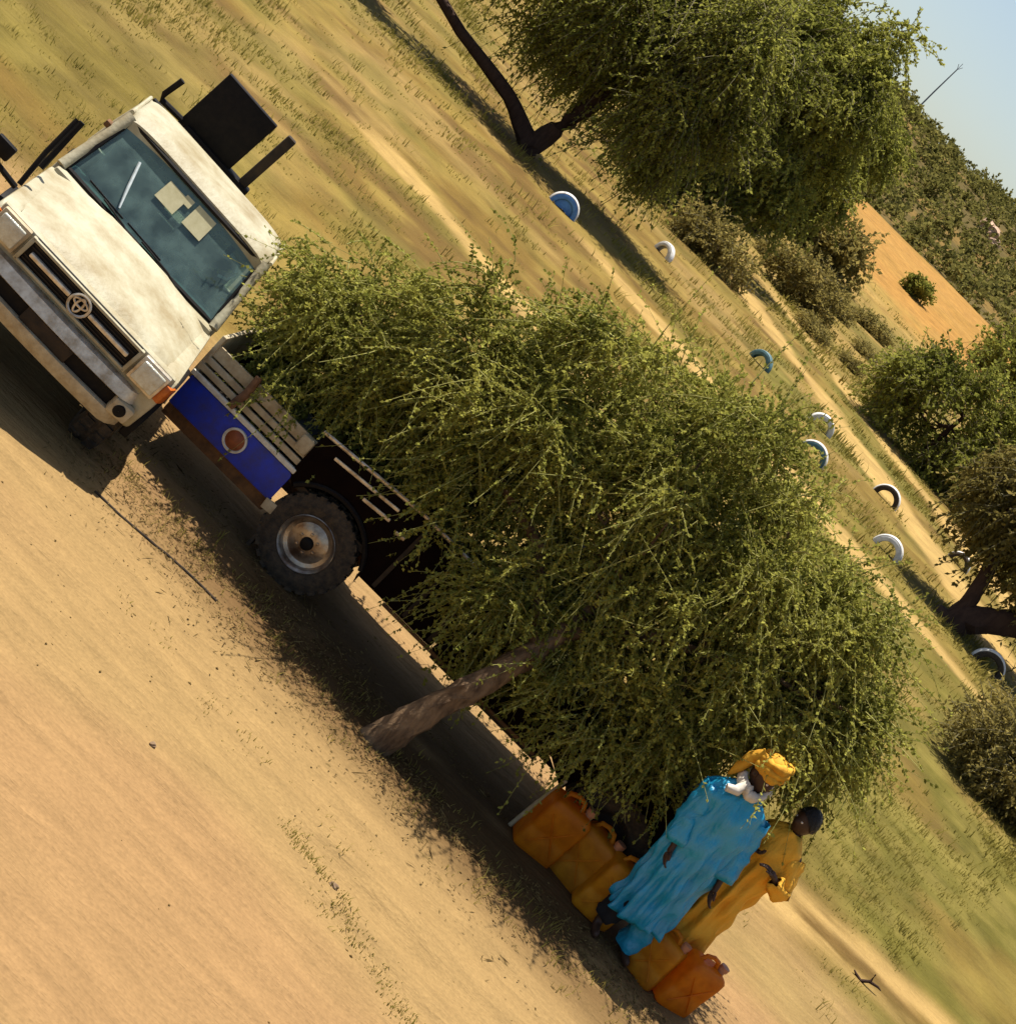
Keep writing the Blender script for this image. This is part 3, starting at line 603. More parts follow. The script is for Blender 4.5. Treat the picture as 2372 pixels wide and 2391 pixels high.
# cab
cab = MB()
for sx in (-1, 1):
    d = MB().prism([(1.36, .36), (1.36, .985), (1.38, 1.03), (2.36, 1.03), (2.40, .98), (2.40, .36)], sx * (W - .06), sx * (W - .003), 'x', .015).build('door', M['cream'], T1)
    MB().box((sx * (W + .012), 2.20, .90), (.03, .16, .03), bev=.008).build('handle', M['black'], d)
    MB().tube([(sx * .80, 1.36, 1.02), (sx * .765, 1.53, 1.26), (sx * .72, 1.70, 1.575)], [.042, .04, .045], 10).build('pillar', M['cream'], T1)
    MB().tube([(sx * .80, 2.34, 1.02), (sx * .77, 2.36, 1.30), (sx * .72, 2.36, 1.60)], [.05, .05, .05], 10).build('pillar', M['cream'], T1)
    MB().add([(sx * .80, 1.42, 1.03), (sx * .80, 2.30, 1.03), (sx * .73, 2.30, 1.56), (sx * .73, 1.72, 1.56)], [(0, 1, 2, 3)]).build('side_window', M['glass'], T1)
MB().box((0, 1.34, .985), (1.62, .14, .07), bev=.02).build('cowl', M['cream'], T1)
MB().box((0, 2.38, .78), (1.62, .05, .50), bev=.01).box((0, 2.38, 1.53), (1.44, .05, .10), bev=.01).build('cab_back', M['cream'], T1)
MB().add([(-.72, 2.38, 1.03), (.72, 2.38, 1.03), (.68, 2.38, 1.48), (-.68, 2.38, 1.48)], [(0, 1, 2, 3)]).build('rear_window', M['glass'], T1)
rf = []
for j in range(11):
    q = j / 10; yy = 1.66 + .76 * q; dz = -.07 * max(0, 1 - q / .25) ** 2 - .05 * max(0, (q - .8) / .2) ** 2; row = []
    for i in range(25):
        a_ = math.pi * i / 24; cx = math.cos(a_); sxn = math.sin(a_)
        hw = .745 - .02 * max(0, 1 - q / .2)
        row.append((-hw * math.copysign(abs(cx) ** .35, cx), yy, 1.555 + dz + .115 * sxn ** .45))
    rf.append(row)
MB().loft(rf, cap=True, closed=True).build('roof', M['cream'], T1, 50)
MB().tube([(-.75, 1.72, 1.595), (-.76, 2.4, 1.61)], .016, 8).build('gutter', M['cream'], T1); MB().tube([(.75, 1.72, 1.595), (.76, 2.4, 1.61)], .016, 8).build('gutter', M['cream'], T1)
# windscreen: plane from its base to its top
def ws(p, q, off=0.0):      # p -1..1 across, q 0..1 up
    hw = .765 - .065 * q; y0, z0, y1, z1 = 1.37, 1.03, 1.665, 1.555
    ny, nz = -(z1 - z0), (y1 - y0); l_ = math.hypot(ny, nz)
    bow = .03 * p * p
    return Vector((hw * p, y0 + (y1 - y0) * q + bow + off * ny / l_, z0 + (z1 - z0) * q + off * nz / l_))
mb = MB(); mb.loft([[ws(-1 + i / 8, j / 6) for i in range(17)] for j in range(7)], cap=False, closed=False)
wsc = mb.build('windscreen', M['glass'], T1, 60)
ring = [ws(-1 + i / 8, 0, .012) for i in range(17)] + [ws(1, j / 6, .012) for j in range(1, 6)] + [ws(1 - i / 8, 1, .012) for i in range(17)] + [ws(-1, 1 - j / 6, .012) for j in range(1, 7)]
MB().tube(ring, .022, 6, False).build('rubber_seal', M['black'], wsc)
def patch(p0, p1, q0, q1, off=.012):
    return MB().loft([[ws(p0 + (p1 - p0) * i / 4, q, off) for i in range(5)] for q in (q0, q1)], cap=False, closed=False)
for (p0, p1, q0, q1) in ((-.28, -.02, .58, .86), (-.06, .05, .78, .90), (.10, .36, .60, .92)): patch(p0, p1, q0, q1).build('sticker', M['paper'], wsc)
MB().tube([ws(-.62, .72, .012), ws(-.50, .40, .012), ws(-.40, .14, .012)], [.012, .013, .008], 6).build('glare_streak', M['glare_handle'], wsc)  # pale tube modelling a streak of glare across the glass
for (pa, qa, pb, qb) in ((.62, -.06, -.02, .06), (-.05, -.06, -.55, .07)):
    wp = MB().tube([ws(pa, qa, .03), ws(pa * .6 + pb * .4, .02, .045), ws(pb, qb, .03)], .009, 6).build('wiper', M['black'], wsc)
    MB().tube([ws(pb + .25, qb + .01, .022), ws(pb - .22, qb + .03, .022)], .008, 5).build('blade', M['black'], wp)
MB().box((0, 1.50, 1.00), (1.5, .26, .07), bev=.03).box((.0, 1.60, .92), (1.5, .1, .2), bev=.03).build('dashboard', M['dash'], T1)
sw = MB(); cs = Vector((.38, 1.72, 1.08)); ax = Vector((0, -.55, -.83)).normalized(); u_ = Vector((1, 0, 0)); v_ = ax.cross(u_)
sw.tube([cs + (u_ * math.cos(a_) + v_ * math.sin(a_)) * .19 for a_ in np.linspace(0, 2 * math.pi, 29)], .014, 6, False)
for a_ in (.3, 2.84, 4.7): sw.tube([cs, cs + (u_ * math.cos(a_) + v_ * math.sin(a_)) * .18], .012, 6)
sw.tube([cs, cs + ax * .3], .025, 8); sw.build('steering_wheel', M['dash'], T1)
for sx in (-1, 1): MB().box((sx * .38, 2.18, .92), (.58, .16, .62), ('X', -.15), bev=.05, seg=3).box((sx * .38, 1.98, .68), (.58, .46, .16), bev=.05, seg=3).build('seat', M['seat'], T1)
MB().box((0, 1.9, .40), (1.56, .95, .06)).build('cab_floor', M['under'], T1)
MB().tube([(.50, 1.73, 1.42), (.60, 1.72, 1.40), (.64, 1.72, 1.33), (.62, 1.72, 1.26), (.55, 1.72, 1.23)], .013, 6).build('grab_handle', M['glare_handle'], T1)
# mirror frame on the left fender
mr_ = MB().tube([(-.86, .62, .93), (-.90, .70, 1.20), (-.92, .80, 1.50)], .020, 8).tube([(-.86, .95, 1.02), (-.88, 1.02, 1.22), (-.90, 1.06, 1.44)], .024, 8).tube([(-.86, .55, .92), (-1.05, .52, .95), (-1.12, .52, 1.02)], .022, 8).build('mirror_arm', M['black'], T1)
MB().box((-1.10, .52, 1.06), (.16, .06, .12), bev=.015).build('mirror', M['black'], mr_)
MB().box((-.80, 1.64, 1.42), (.05, .09, .05), bev=.01).build('door_hinge', M['rust'], T1)
# load bed and the black gear behind the cab
bed = MB().box((0, 3.35, .66), (1.62, 1.80, .06)).build('load_bed', M['cream2'], T1)
for sx in (-1, 1): MB().box((sx * .81, 3.35, .87), (.05, 1.80, .38), bev=.012).build('bed_side', M['cream'], bed)
MB().box((0, 4.25, .87), (1.56, .05, .38), bev=.012).build('tailgate', M['cream'], bed)
gear = MB().box((0, 2.62, 1.05), (1.40, .05, .05), bev=.008)
for sx in (-.62, 0, .62): gear.box((sx, 2.62, 1.15), (.05, .05, .95), bev=.008)
gear.box((0, 2.62, 1.60), (1.3, .06, .06), bev=.01).box((.02, 2.62, 1.66), (.7, .14, .08), bev=.015)
gear = gear.build('gear_frame', M['black'], T1)
gear.location.x = -.10; gear.location.z = -.05
MB().box((-.13, 2.62, 1.91), (.54, .07, .62), bev=.012).build('panel', M['black'], gear)
MB().box((.29, 2.60, 1.91), (.085, .07, .68), bev=.015).build('post', M['under'], gear)
MB().tube([(-.38, 2.60, 1.68), (-.60, 2.58, 1.67), (-.62, 2.58, 1.72), (-.60, 2.58, 1.90)], .026, 8).build('hook', M['black'], gear)
MB().box((.16, 2.62, 1.62), (.30, .12, .10), bev=.02).box((.42, 2.66, 1.58), (.14, .05, .05), bev=.01).build('bracket', M['black'], gear)

# --- dark pickup, side on, under the tree. local: X along the car (front +X), Y away from the camera
P2 = thing('pickup_truck', 'dark maroon pickup with blue and white tail boards parked under the thorn tree', 'pickup truck', (0, 12.40, 0), 0)
P2.scale.y = .76
RW, FW, r2 = -.90, 2.20, .385
def wheel_y(parent, c, r, wd, side, rimmat):
    k0 = set(COL.objects)
    e = bpy.data.objects.new('axle_pivot', None)
    wheel(parent, (0, 0, 0), r, wd, side, rimmat)
    for o in [o for o in COL.objects if o not in k0 and o.parent == parent]:
        o.matrix_local = Matrix.Translation(c) @ Matrix.Rotation(R(90), 4, 'Z')
    bpy.data.objects.remove(e)
for xx in (RW, FW):
    wheel_y(P2, (xx, .09, r2), r2, .22, -1, M['rim'] if xx < 0 else M['under'])
    wheel_y(P2, (xx, 1.34, r2), r2, .22, 1, M['under'])
# tail section: boards on a rusty frame
fr = MB().box((-1.86, .10, .36), (1.06, .06, .12), bev=.006)
fr.box((-2.36, .75, .40), (.06, 1.4, .12)).box((.18, .40, .54), (5.1, .08, .14)).box((.18, 1.1, .54), (5.1, .08, .14)).build('chassis', M['rust'], P2)
MB().box((-1.86, .02, .56), (1.06, .035, .28), bev=.006).build('blue_board', M['blue'], P2)
MB().box((-1.87, .005, .728), (1.08, .045, .042), bev=.008).build('white_rail', M['white'], P2)
for k, zz in enumerate((.795, .865, .955)):
    MB().box((-1.88 + .01 * k, .035 + .015 * k, zz), (1.06, .03, .052 if k < 2 else .10), bev=.006).build('plank', M['cream2'], P2)
MB().box((-1.42, .02, .93), (.12, .06, .15), bev=.03).build('rail_end', M['cream2'], P2)
MB().tube([(-2.0, -.02, 1.06), (-1.99, -.03, .90), (-2.02, -.02, .74)], [.03, .035, .03], 8).build('strap', M['tan'], P2)
lp = MB().lathe([(0, .098), (-.03, .098), (-.036, .085), (-.02, .078)], (-1.82, 0, .575), 'y', 32).build('marker_lamp', M['white'], P2)
MB().lathe([(-.02, .080), (-.035, .05), (-.04, .001)], (-1.82, 0, .575), 'y', 32).build('lens', M['red_lens'], lp)
MB().box((-1.30, .0, .395), (.10, .02, .09), ('Y', -.1), bev=.004).build('reflector_plate', M['cream2'], P2)
MB().box((-1.22, .10, .22), (.03, .20, .34), bev=.004).build('mud_flap', M['rubber'], P2)
MB().box((-1.02, .75, .66), (2.72, 1.42, .05)).build('load_bed', M['under'], P2)
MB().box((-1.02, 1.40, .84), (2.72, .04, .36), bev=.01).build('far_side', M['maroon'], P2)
MB().box((-2.40, .75, .87), (.04, 1.42, .42), bev=.01).build('tailgate', M['cream2'], P2)
# dark flank with wheel arch
prof = [(-1.36, .70), (-1.36, 1.10), (-.42, 1.19), (.30, 1.19), (.30, .50), (-.46, .50)] + [(p[0], p[1]) for p in arc((RW, r2), .455, .08, math.pi * .82, 12)]
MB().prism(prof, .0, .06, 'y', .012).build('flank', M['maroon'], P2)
MB().tube([(-1.38, -.005, 1.115), (-.42, -.005, 1.205), (.30, -.005, 1.205)], .017, 8).build('top_rail', M['chrome'], P2)
MB().box((-.88, -.012, 1.06), (.62, .02, .03), ('Y', -.10), bev=.008).build('glint_strip', M['chrome'], P2)  # bright strips added as glints of light on the dark flank
for (xx, zz, ln) in ((-.70, .975, .26), (-.44, .96, .09)):
    MB().box((xx, -.014, zz), (ln, .02, .032), ('Y', -.10), bev=.008).build('glint_strip', M['chrome'], P2)
for xx in (-.32, .0, .26): MB().box((xx, -.012, .84), (.035, .024, .62), bev=.006).build('stake', M['under'], P2)
MB().tube([(p[0], -.01, p[1]) for p in arc((RW, r2), .46, .35, math.pi * .8, 16)], .022, 6).build('arch_lip', M['black'], P2)
d2 = MB().prism([(.32, .50), (.32, 1.02), (.36, 1.05), (1.38, 1.05), (1.42, 1.0), (1.42, .60), (1.62, .50)], -.01, .05, 'y', .012).build('door', M['maroon'], P2)
MB().box((.46, -.03, .92), (.14, .03, .03), bev=.008).build('handle', M['chrome'], d2)
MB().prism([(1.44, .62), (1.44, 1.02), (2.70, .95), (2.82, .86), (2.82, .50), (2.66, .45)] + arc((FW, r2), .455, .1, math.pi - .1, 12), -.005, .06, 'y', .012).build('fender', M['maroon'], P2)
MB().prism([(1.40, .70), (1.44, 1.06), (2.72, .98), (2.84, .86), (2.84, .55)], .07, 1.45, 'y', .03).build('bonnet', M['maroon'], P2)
cabp = [(.34, 1.03), (.40, 1.60), (.50, 1.66), (1.02, 1.66), (1.10, 1.62), (1.42, 1.05)]
MB().prism([(.40, 1.58), (.46, 1.67), (1.04, 1.67), (1.13, 1.60), (1.06, 1.60), (.46, 1.60)], .04, 1.46, 'y', .02).build('roof', M['maroon'], P2)
for yy in (.05, 1.45):
    MB().tube([(1.42, yy, 1.04), (1.10, yy, 1.62)], .03, 8).build('pillar', M['maroon'], P2); MB().tube([(.35, yy, 1.03), (.42, yy, 1.62)], .035, 8).build('pillar', M['maroon'], P2)
    MB().add([(.38, yy, 1.05), (1.38, yy, 1.05), (1.08, yy, 1.60), (.44, yy, 1.60)], [(0, 1, 2, 3)]).build('side_window', M['glass'], P2)
MB().add([(1.42, .1, 1.06), (1.42, 1.4, 1.06), (1.11, 1.4, 1.60), (1.11, .1, 1.60)], [(0, 1, 2, 3)]).build('windscreen', M['glass'], P2)
MB().box((.36, .75, 1.0), (.05, 1.4, 1.1), bev=.01).build('cab_back', M['maroon'], P2)
MB().box((.9, .75, .46), (1.1, 1.4, .06)).box((1.4, .75, .75), (.05, 1.4, .55)).build('cab_floor', M['under'], P2)
MB().box((.75, .75, .62), (.5, 1.3, .2), bev=.05).box((.52, .75, .95), (.14, 1.3, .6), bev=.05).build('seat', M['seat'], P2)
MB().box((2.90, .75, .55), (.10, 1.52, .17), bev=.02).build('bumper', M['chrome'], P2)
MB().box((.62, .02, .48), (1.6, .03, .03), bev=.008).build('sill', M['rust'], P2)
for yy in (.2, 1.3): MB().lathe([(0, .09), (.03, .08), (.04, .001)], (2.84, yy, .74), 'x', 20).build('headlight', M['lens'], P2)
# sacks riding in the load bed
for i, (xx, yy, zz, sx_, sy_, sz_, rz_, lb) in enumerate(((-.95, 12.85, .70, .42, .30, .15, .2, 'grey-blue stuffed sack in the dark pickup bed, nearest the wheel'), (-1.75, 12.95, .70, .36, .30, .12, -.3, 'grey-blue stuffed sack behind the beige planks of the dark pickup'), (-.25, 12.9, .70, .36, .30, .2, .5, 'tall grey-blue sack in the dark pickup bed, closest to its cab'))):
    rings = []
    for j in range(13):
        q = -1 + 2 * j / 12; rr = (1 - abs(q) ** 3.2) ** .5 if abs(q) < 1 else 0.02; row = []
        for k in range(20):
            a_ = 2 * math.pi * k / 20; wv = 1 + .06 * math.sin(5 * a_ + 4 * q + i) + .04 * math.sin(9 * a_ - 7 * q)
            row.append((sx_ * q, sy_ * rr * math.cos(a_) * wv, sz_ + sz_ * rr * math.sin(a_) * wv))
        rings.append(row)
    o = MB().loft(rings).build('sack', M['sack'], None, 80, (xx, yy, zz)); o.rotation_euler[2] = rz_; tag(o, lb, 'sack', 'sacks in the pickup bed')

# ------------------------------------------------------------------ jerrycans
def jerrycan():
    t = thing('jerrycan', '', 'jerrycan')
    rings = []
    for (zz, sc_, shx) in ((0, .90, 0), (.012, .98, 0), (.05, 1, 0), (.16, .985, 0), (.17, .965, 0), (.20, .965, 0), (.21, .985, 0), (.36, 1, 0), (.415, .97, 0), (.435, .86, .0), (.445, .68, .0)):
        row = []
        for k in range(48):
            a_ = 2 * math.pi * (k + .5) / 48; c_, s_ = math.cos(a_), math.sin(a_)
            row.append((.165 * sc_ * math.copysign(abs(c_) ** .24, c_) + shx, .115 * sc_ * math.copysign(abs(s_) ** .24, s_), zz))
        rings.append(row)
    b_ = MB().loft(rings)
    for sy in (-1, 1):
        for (xa, za, xb, zb) in ((-.11, .07, .11, .34), (.11, .07, -.11, .34)):
            b_.tube([(xa, sy * .115, za), ((xa + xb) / 2, sy * .121, (za + zb) / 2), (xb, sy * .115, zb)], .006, 6)
    b_.build('body', M['can'], t, 50)
    MB().tube([(-.105, 0, .435), (-.09, 0, .485), (-.03, 0, .505), (.03, 0, .495), (.055, 0, .445)], .018, 8).build('handle', M['can'], t)
    MB().lathe([(.42, .034), (.475, .032)], (.112, 0, 0), 'z', 16).lathe([(.465, .040), (.50, .040), (.505, .001)], (.112, 0, 0), 'z', 16).build('cap', M['can_cap'], t)
    return t
j0 = jerrycan()
for i, (xx, yy, rz_, tilt, sc_, lb) in enumerate((
        (1.88, 12.20, .25, .02, 1.12, 'leftmost orange jerrycan, in the shade beside the leaning pole'),
        (2.22, 12.26, -.3, 0, 1.05, 'shaded orange jerrycan in the middle of the row left of the blue robe'),
        (2.50, 12.12, .15, .04, 1.10, 'bright orange jerrycan touching the left side of the blue robe'),
        (3.36, 12.02, .5, .06, 1.0, 'orange jerrycan at the far right, in front of the yellow robe'),
        (3.08, 12.0, -.4, -.05, .9, 'small orange jerrycan between the blue robe and the yellow robe'))):
    o = j0 if i == 0 else copy_tree(j0)
    for ch_ in o.children:
        if not ch_.name.startswith('cap'): ch_.material_slots[0].link = 'OBJECT'; ch_.material_slots[0].material = M[('can', 'can_b', 'can_c', 'can', 'can_b')[i]]
    o.location = (xx, yy, gz(xx, yy) - .005); o.rotation_euler = (0, tilt, rz_); o.scale = (sc_,) * 3; tag(o, lb, 'jerrycan', 'orange jerrycans by the two people')

# ------------------------------------------------------------------ people
def skin_mesh(name, chains, mt, parent, sub=2):
    """chains: list of (points, radii, links) ; every chain is a string of joints, first chain rooted at the pelvis"""
    V = []; E = []; Rr = []; roots = []
    for pts, rad, att in chains:
        prev = None
        if att is not None: prev = att
        else: roots.append(len(V))
        for p, r in zip(pts, rad):
            V.append(p); Rr.append(r)
            if prev is not None: E.append((prev, len(V) - 1))
            prev = len(V) - 1
    me = bpy.data.meshes.new(name); me.from_pydata(V, E, []); me.materials.append(mt)
    o = bpy.data.objects.new(name, me); COL.objects.link(o); o.parent = parent
    sk = o.modifiers.new('skin', 'SKIN'); sk.use_smooth_shade = True
    for i, r in enumerate(Rr): me.skin_vertices[0].data[i].radius = (r, r) if not hasattr(r, '__len__') else r
    for i in roots: me.skin_vertices[0].data[i].use_root = True
    ss = o.modifiers.new('sub', 'SUBSURF'); ss.levels = sub; ss.render_levels = sub
    return o
def hand_chains(wr, fdir, side, out):
    """palm continues the wrist; fingers are short chains rooted in the palm"""
    f_ = Vector(fdir).normalized(); s_ = Vector(out).normalized(); n_ = f_.cross(s_).normalized(); wr = Vector(wr); ch = []
    for k, (o_, ln) in enumerate(((-.030, .070), (-.010, .080), (.010, .075), (.029, .058))):
        b_ = wr + f_ * .085 + s_ * o_; c1 = b_ + f_ * ln * .45 + n_ * .006; c2 = c1 + (f_ * .8 + n_ * .6).normalized() * ln * .4; c3 = c2 + (f_ * .5 + n_ * .85).normalized() * ln * .3
        ch.append(([b_ - f_ * .03, b_, c1, c2, c3], [.010, .0095, .009, .008, .0065], None))
    b_ = wr + f_ * .03 - s_ * .028; ch.append(([b_, b_ - s_ * .022 + f_ * .022, b_ - s_ * .030 + f_ * .055 + n_ * .01], [.012, .011, .008], None))
    return ch
def body(parent, hgt, lean, armL, armR, legs):
    """lean: x offset of the head; arms: (elbow, wrist, finger dir); legs: (kneeL, ankleL, kneeR, ankleR)"""
    k = hgt / 1.75; lx = lambda z: lean * (z / hgt)
    P = lambda x_, y_, z_: (x_ * k + lx(z_ * k), y_ * k, z_ * k)
    tor = [P(0, 0, .95), P(0, .01, 1.10), P(0, 0, 1.28), P(0, 0, 1.42), P(0, -.005, 1.50), P(0, -.02, 1.565)]
    ch = [(tor, [.10 * k, .095 * k, .10 * k, .08 * k, .05 * k, .05 * k], None)]
    for sx, ar, kn, an in ((-1, armL, legs[0], legs[1]), (1, armR, legs[2], legs[3])):
        el, wr, fd = ar
        ch.append(([P(sx * .17, 0, 1.42), el, wr, tuple(Vector(wr) + Vector(fd).normalized() * .06)], [.036, .028, .024, (.032, .020)], 3))
        ch.append(([P(sx * .095, 0, .86), kn, an, (an[0], an[1] - .04, .035), (an[0] + sx * .015, an[1] - .17, .028)], [.065 * k, .048 * k, .036 * k, .038, (.038, .022)], 0))
        ch += hand_chains(wr, fd, sx, (0, 1, 0) if True else 0)
    return skin_mesh('body', ch, M['skin'], parent)
def head(parent, c, r, yaw, tilt, mt):
    """ovoid skull with brow, nose, mouth, ears; faces -Y before the yaw"""
    rings = []; n = 28
    for j in range(1, 22):
        ph = math.pi * j / 22; zz = math.cos(ph); rr = math.sin(ph); row = []
        for k in range(n):
            a_ = 2 * math.pi * k / n; x_ = math.cos(a_) * rr * .76; y_ = math.sin(a_) * rr * .96
            if zz < -.1: y_ = y_ * (1 + .25 * (zz + .1) * (1 if y_ > 0 else .3)); x_ *= 1 + .32 * (zz + .1)
            fr_ = max(0, -math.sin(a_)) ** 10
            y_ -= fr_ * (.17 * math.exp(-((zz + .12) / .14) ** 2) * (abs(math.cos(a_)) < .25) + .05 * math.exp(-((zz + .48) / .09) ** 2) - .05 * math.exp(-((zz + .36) / .05) ** 2))
            ey = max(0, -math.sin(a_)) ** 3; y_ += ey * .06 * math.exp(-((zz - .06) / .09) ** 2) * (1 if .2 < abs(math.cos(a_)) < .6 else 0)
            row.append(Vector((x_, y_, zz * 1.18)) * r)
        rings.append(row)
    mb = MB().loft(rings)
    for sx in (-1, 1): mb.lathe([(sx * r * .74, r * .2), (sx * r * .84, r * .21), (sx * r * .86, r * .12), (sx * r * .80, .001)], (0, r * .08, -r * .05), 'x', 14)
    o = mb.build('head', mt, parent, 70); o.location = c; o.rotation_euler = (tilt, 0, yaw)
    for sx in (-1, 1):
        MB().lathe([(-.10 * r, .001), (-.07 * r, .07 * r), (0, .10 * r)], (sx * .30 * r, -.80 * r, .07 * r), 'y', 12).build('eye', M['sclera'], o)
    return o
def robe(rs, levels, n=72, folds=9, amp=.03, open_bottom=True, thick=True):
    """levels: (z, cx, cy, rx, ry, fold weight)"""
    ph = rs.uniform(0, 6.28, 6); ks = [folds, folds * 2 - 3, folds + 4]; rings = []
    for (zz, cx, cy, rx, ry, fw) in levels:
        row = []
        for k in range(n):
            a_ = 2 * math.pi * k / n
            wv = amp * fw * (1.5 * (.55 - abs(math.sin(.5 * ks[0] * a_ * 1.0 + ph[0] + 1.1 * zz)) ** .7) * (1 if ks[0] % 2 == 0 else 1) + .6 * math.sin(ks[1] * a_ + ph[1] - 2.2 * zz) + .5 * math.sin(ks[2] * a_ + ph[2] + 5 * zz))
            wv += .010 * math.sin(3 * a_ + 19 * zz + ph[3]) + .008 * math.sin(5 * a_ - 27 * zz + ph[4])
            row.append((cx + (rx + wv) * math.cos(a_), cy + (ry + wv) * math.sin(a_), zz + .03 * fw * math.sin(2 * a_ + ph[5])))
        rings.append(row)
    return rings
def interp_levels(key, m):
    key = sorted(key); z = [k[0] for k in key]; out = []
    for q in np.linspace(z[0], z[-1], m):
        out.append(tuple([q] + [float(np.interp(q, z, [k[i] for k in key])) for i in range(1, 6)]))
    return out
def sleeve(mb, pts, rad, rs, n=20, amp=.012):
    pts = [Vector(p) for p in pts]; q = []; rr = []
    for j in range(len(pts) - 1):
        for t_ in np.linspace(0, 1, 6)[:-1 if j < len(pts) - 2 else None]: q.append(pts[j].lerp(pts[j + 1], t_)); rr.append(rad[j] + (rad[j + 1] - rad[j]) * t_)
    V = len(mb.v); mb.tube(q, rr, n, False)
    for i in range(V, len(mb.v)):
        p = Vector(mb.v[i]); j = (i - V) // n; c_ = q[j]; d_ = (p - c_)
        s_ = 1 + amp / max(.02, d_.length) * math.sin(((i - V) % n) * 6.283 * 4 / n + j * .9) + amp * .7 / max(.02, d_.length) * math.sin(j * 2.3)
        mb.v[i] = tuple(c_ + d_ * s_)
rs = np.random.RandomState(5)
# person in blue: long robe, yellow turban, white cloth about the face
A = thing('person', 'person in a long turquoise robe and yellow turban standing before the dark pickup', 'person', (2.76, 12.0, gz(2.76, 12.0)), R(20))
body(A, 1.86, -.20, ((-.36, -.03, 1.20), (-.31, -.10, .95), (.1, -.25, -1)), ((.11, -.04, 1.20), (.17, -.12, .92), (.1, -.3, -1)),
     ((-.16, -.03, .50), (-.17, .06, .09), (.07, -.05, .50), (.11, -.02, .09)))
key = [(.30, -.02, 0, .25, .19, 1.1), (.55, -.04, 0, .25, .19, .9), (.85, -.08, 0, .255, .19, .7), (1.10, -.11, 0, .265, .19, .6), (1.32, -.14, 0, .285, .185, .5), (1.44, -.155, 0, .285, .175, .45), (1.52, -.165, 0, .24, .15, .3), (1.58, -.17, 0, .15, .11, .15), (1.62, -.175, 0, .085, .085, 0)]
mb = MB().loft(robe(rs, interp_levels(key, 46), 120, 10, .028), cap=False)
sleeve(mb, [(-.36, 0, 1.47), (-.36, -.02, 1.22), (-.32, -.09, .98)], [.10, .09, .085], rs); sleeve(mb, [(.06, 0, 1.47), (.11, -.03, 1.22), (.16, -.10, .98)], [.10, .095, .095], rs)
ro = mb.build('robe', M['cloth_blue'], A, 80); so_ = ro.modifiers.new('th', 'SOLIDIFY'); so_.thickness = .006
mb = MB()
sleeve(mb, [(-.12, 0, .55), (-.16, .02, .32), (-.17, .05, .13)], [.11, .10, .085], rs); mb.build('trousers', M['cloth_dark'], A, 80)
mb = MB(); sleeve(mb, [(.06, -.02, .55), (.09, -.03, .3), (.11, -.02, .07)], [.11, .105, .10], rs); mb.build('trousers', M['cloth_blue'], A, 80)
hc = Vector((-.19, -.02, 1.745)); hd = head(A, hc, .112, R(25), .05, M['skin'])
def wrap(mb, c, rx, ry, z0, turns, rise, th, rs, n=40, tilt=.25):
    pts = []
    for i in range(int(turns * n)):
        a_ = 6.283 * i / n; k = 1 + .05 * math.sin(2.3 * a_ + 1)
        pts.append((c[0] + rx * k * math.cos(a_), c[1] + ry * k * math.sin(a_), z0 + rise * i / (turns * n) + tilt * .1 * math.sin(a_ + .8 * i / n)))
    rr = [th * (1 + .22 * math.sin(i * .7) + .1 * math.sin(i * 1.9)) for i in range(len(pts))]
    mb.tube(pts, rr, 8)
mb = MB(); wrap(mb, hc, .092, .110, 1.80, 3.4, .11, .034, rs); mb.lathe([(0, .10), (.05, .09), (.085, .055), (.10, .001)], (hc.x, hc.y, 1.85), 'z', 24)
mb.tube([(hc.x - .08, hc.y + .06, 1.87), (hc.x - .13, hc.y + .08, 1.78), (hc.x - .15, hc.y + .07, 1.67), (hc.x - .17, hc.y + .06, 1.58)], [.045, .05, .04, .012], 10); mb.build('turban', M['cloth_yellow'], A, 80)
mb = MB(); wrap(mb, hc, .088, .108, 1.648, 1.7, .025, .036, rs, tilt=.55)
mb.tube([(hc.x - .09, hc.y - .06, 1.66), (hc.x - .13, hc.y - .11, 1.58), (hc.x - .20, hc.y - .10, 1.55)], [.035, .04, .03], 8); mb.build('face_cloth', M['cloth_white'], A, 80)
# person in mustard yellow
B_ = thing('person', 'black-haired person in a mustard yellow robe standing behind the blue robe', 'person', (3.10, 12.30, gz(3.10, 12.30)), R(-15))
body(B_, 1.74, .02, ((-.22, -.06, 1.14), (-.10, -.20, 1.26), (.7, -.6, .3)), ((.28, -.05, 1.13), (.17, -.22, 1.24), (-.7, -.5, .3)),
     ((-.14, -.10, .50), (-.15, -.05, .09), (.10, .04, .48), (.12, .14, .09)))
key = [(.14, .04, .02, .24, .19, 1.5), (.45, .03, 0, .20, .165, 1.1), (.80, .02, 0, .175, .15, .7), (1.05, .015, 0, .18, .145, .5), (1.28, .015, 0, .205, .145, .4), (1.38, .02, 0, .205, .135, .3), (1.45, .02, 0, .17, .11, .2), (1.50, .02, 0, .10, .08, .1), (1.53, .02, 0, .07, .07, 0)]
mb = MB().loft(robe(rs, interp_levels(key, 46), 120, 8, .024), cap=False)
sleeve(mb, [(-.14, 0, 1.38), (-.22, -.05, 1.14), (-.12, -.18, 1.24)], [.085, .085, .05], rs); sleeve(mb, [(.16, 0, 1.38), (.28, -.04, 1.13), (.19, -.19, 1.22)], [.085, .085, .05], rs)
ro = mb.build('robe', M['cloth_orange'], B_, 80); so_ = ro.modifiers.new('th', 'SOLIDIFY'); so_.thickness = .006
mb = MB(); sleeve(mb, [(-.12, -.06, .30), (-.15, -.06, .10)], [.085, .075], rs); sleeve(mb, [(.09, .05, .30), (.12, .12, .10)], [.085, .075], rs); mb.build('trousers', M['cloth_orange'], B_, 80)
hc2 = Vector((.025, -.02, 1.635)); hd2 = head(B_, hc2, .108, R(-30), .08, M['skin'])
rings = []
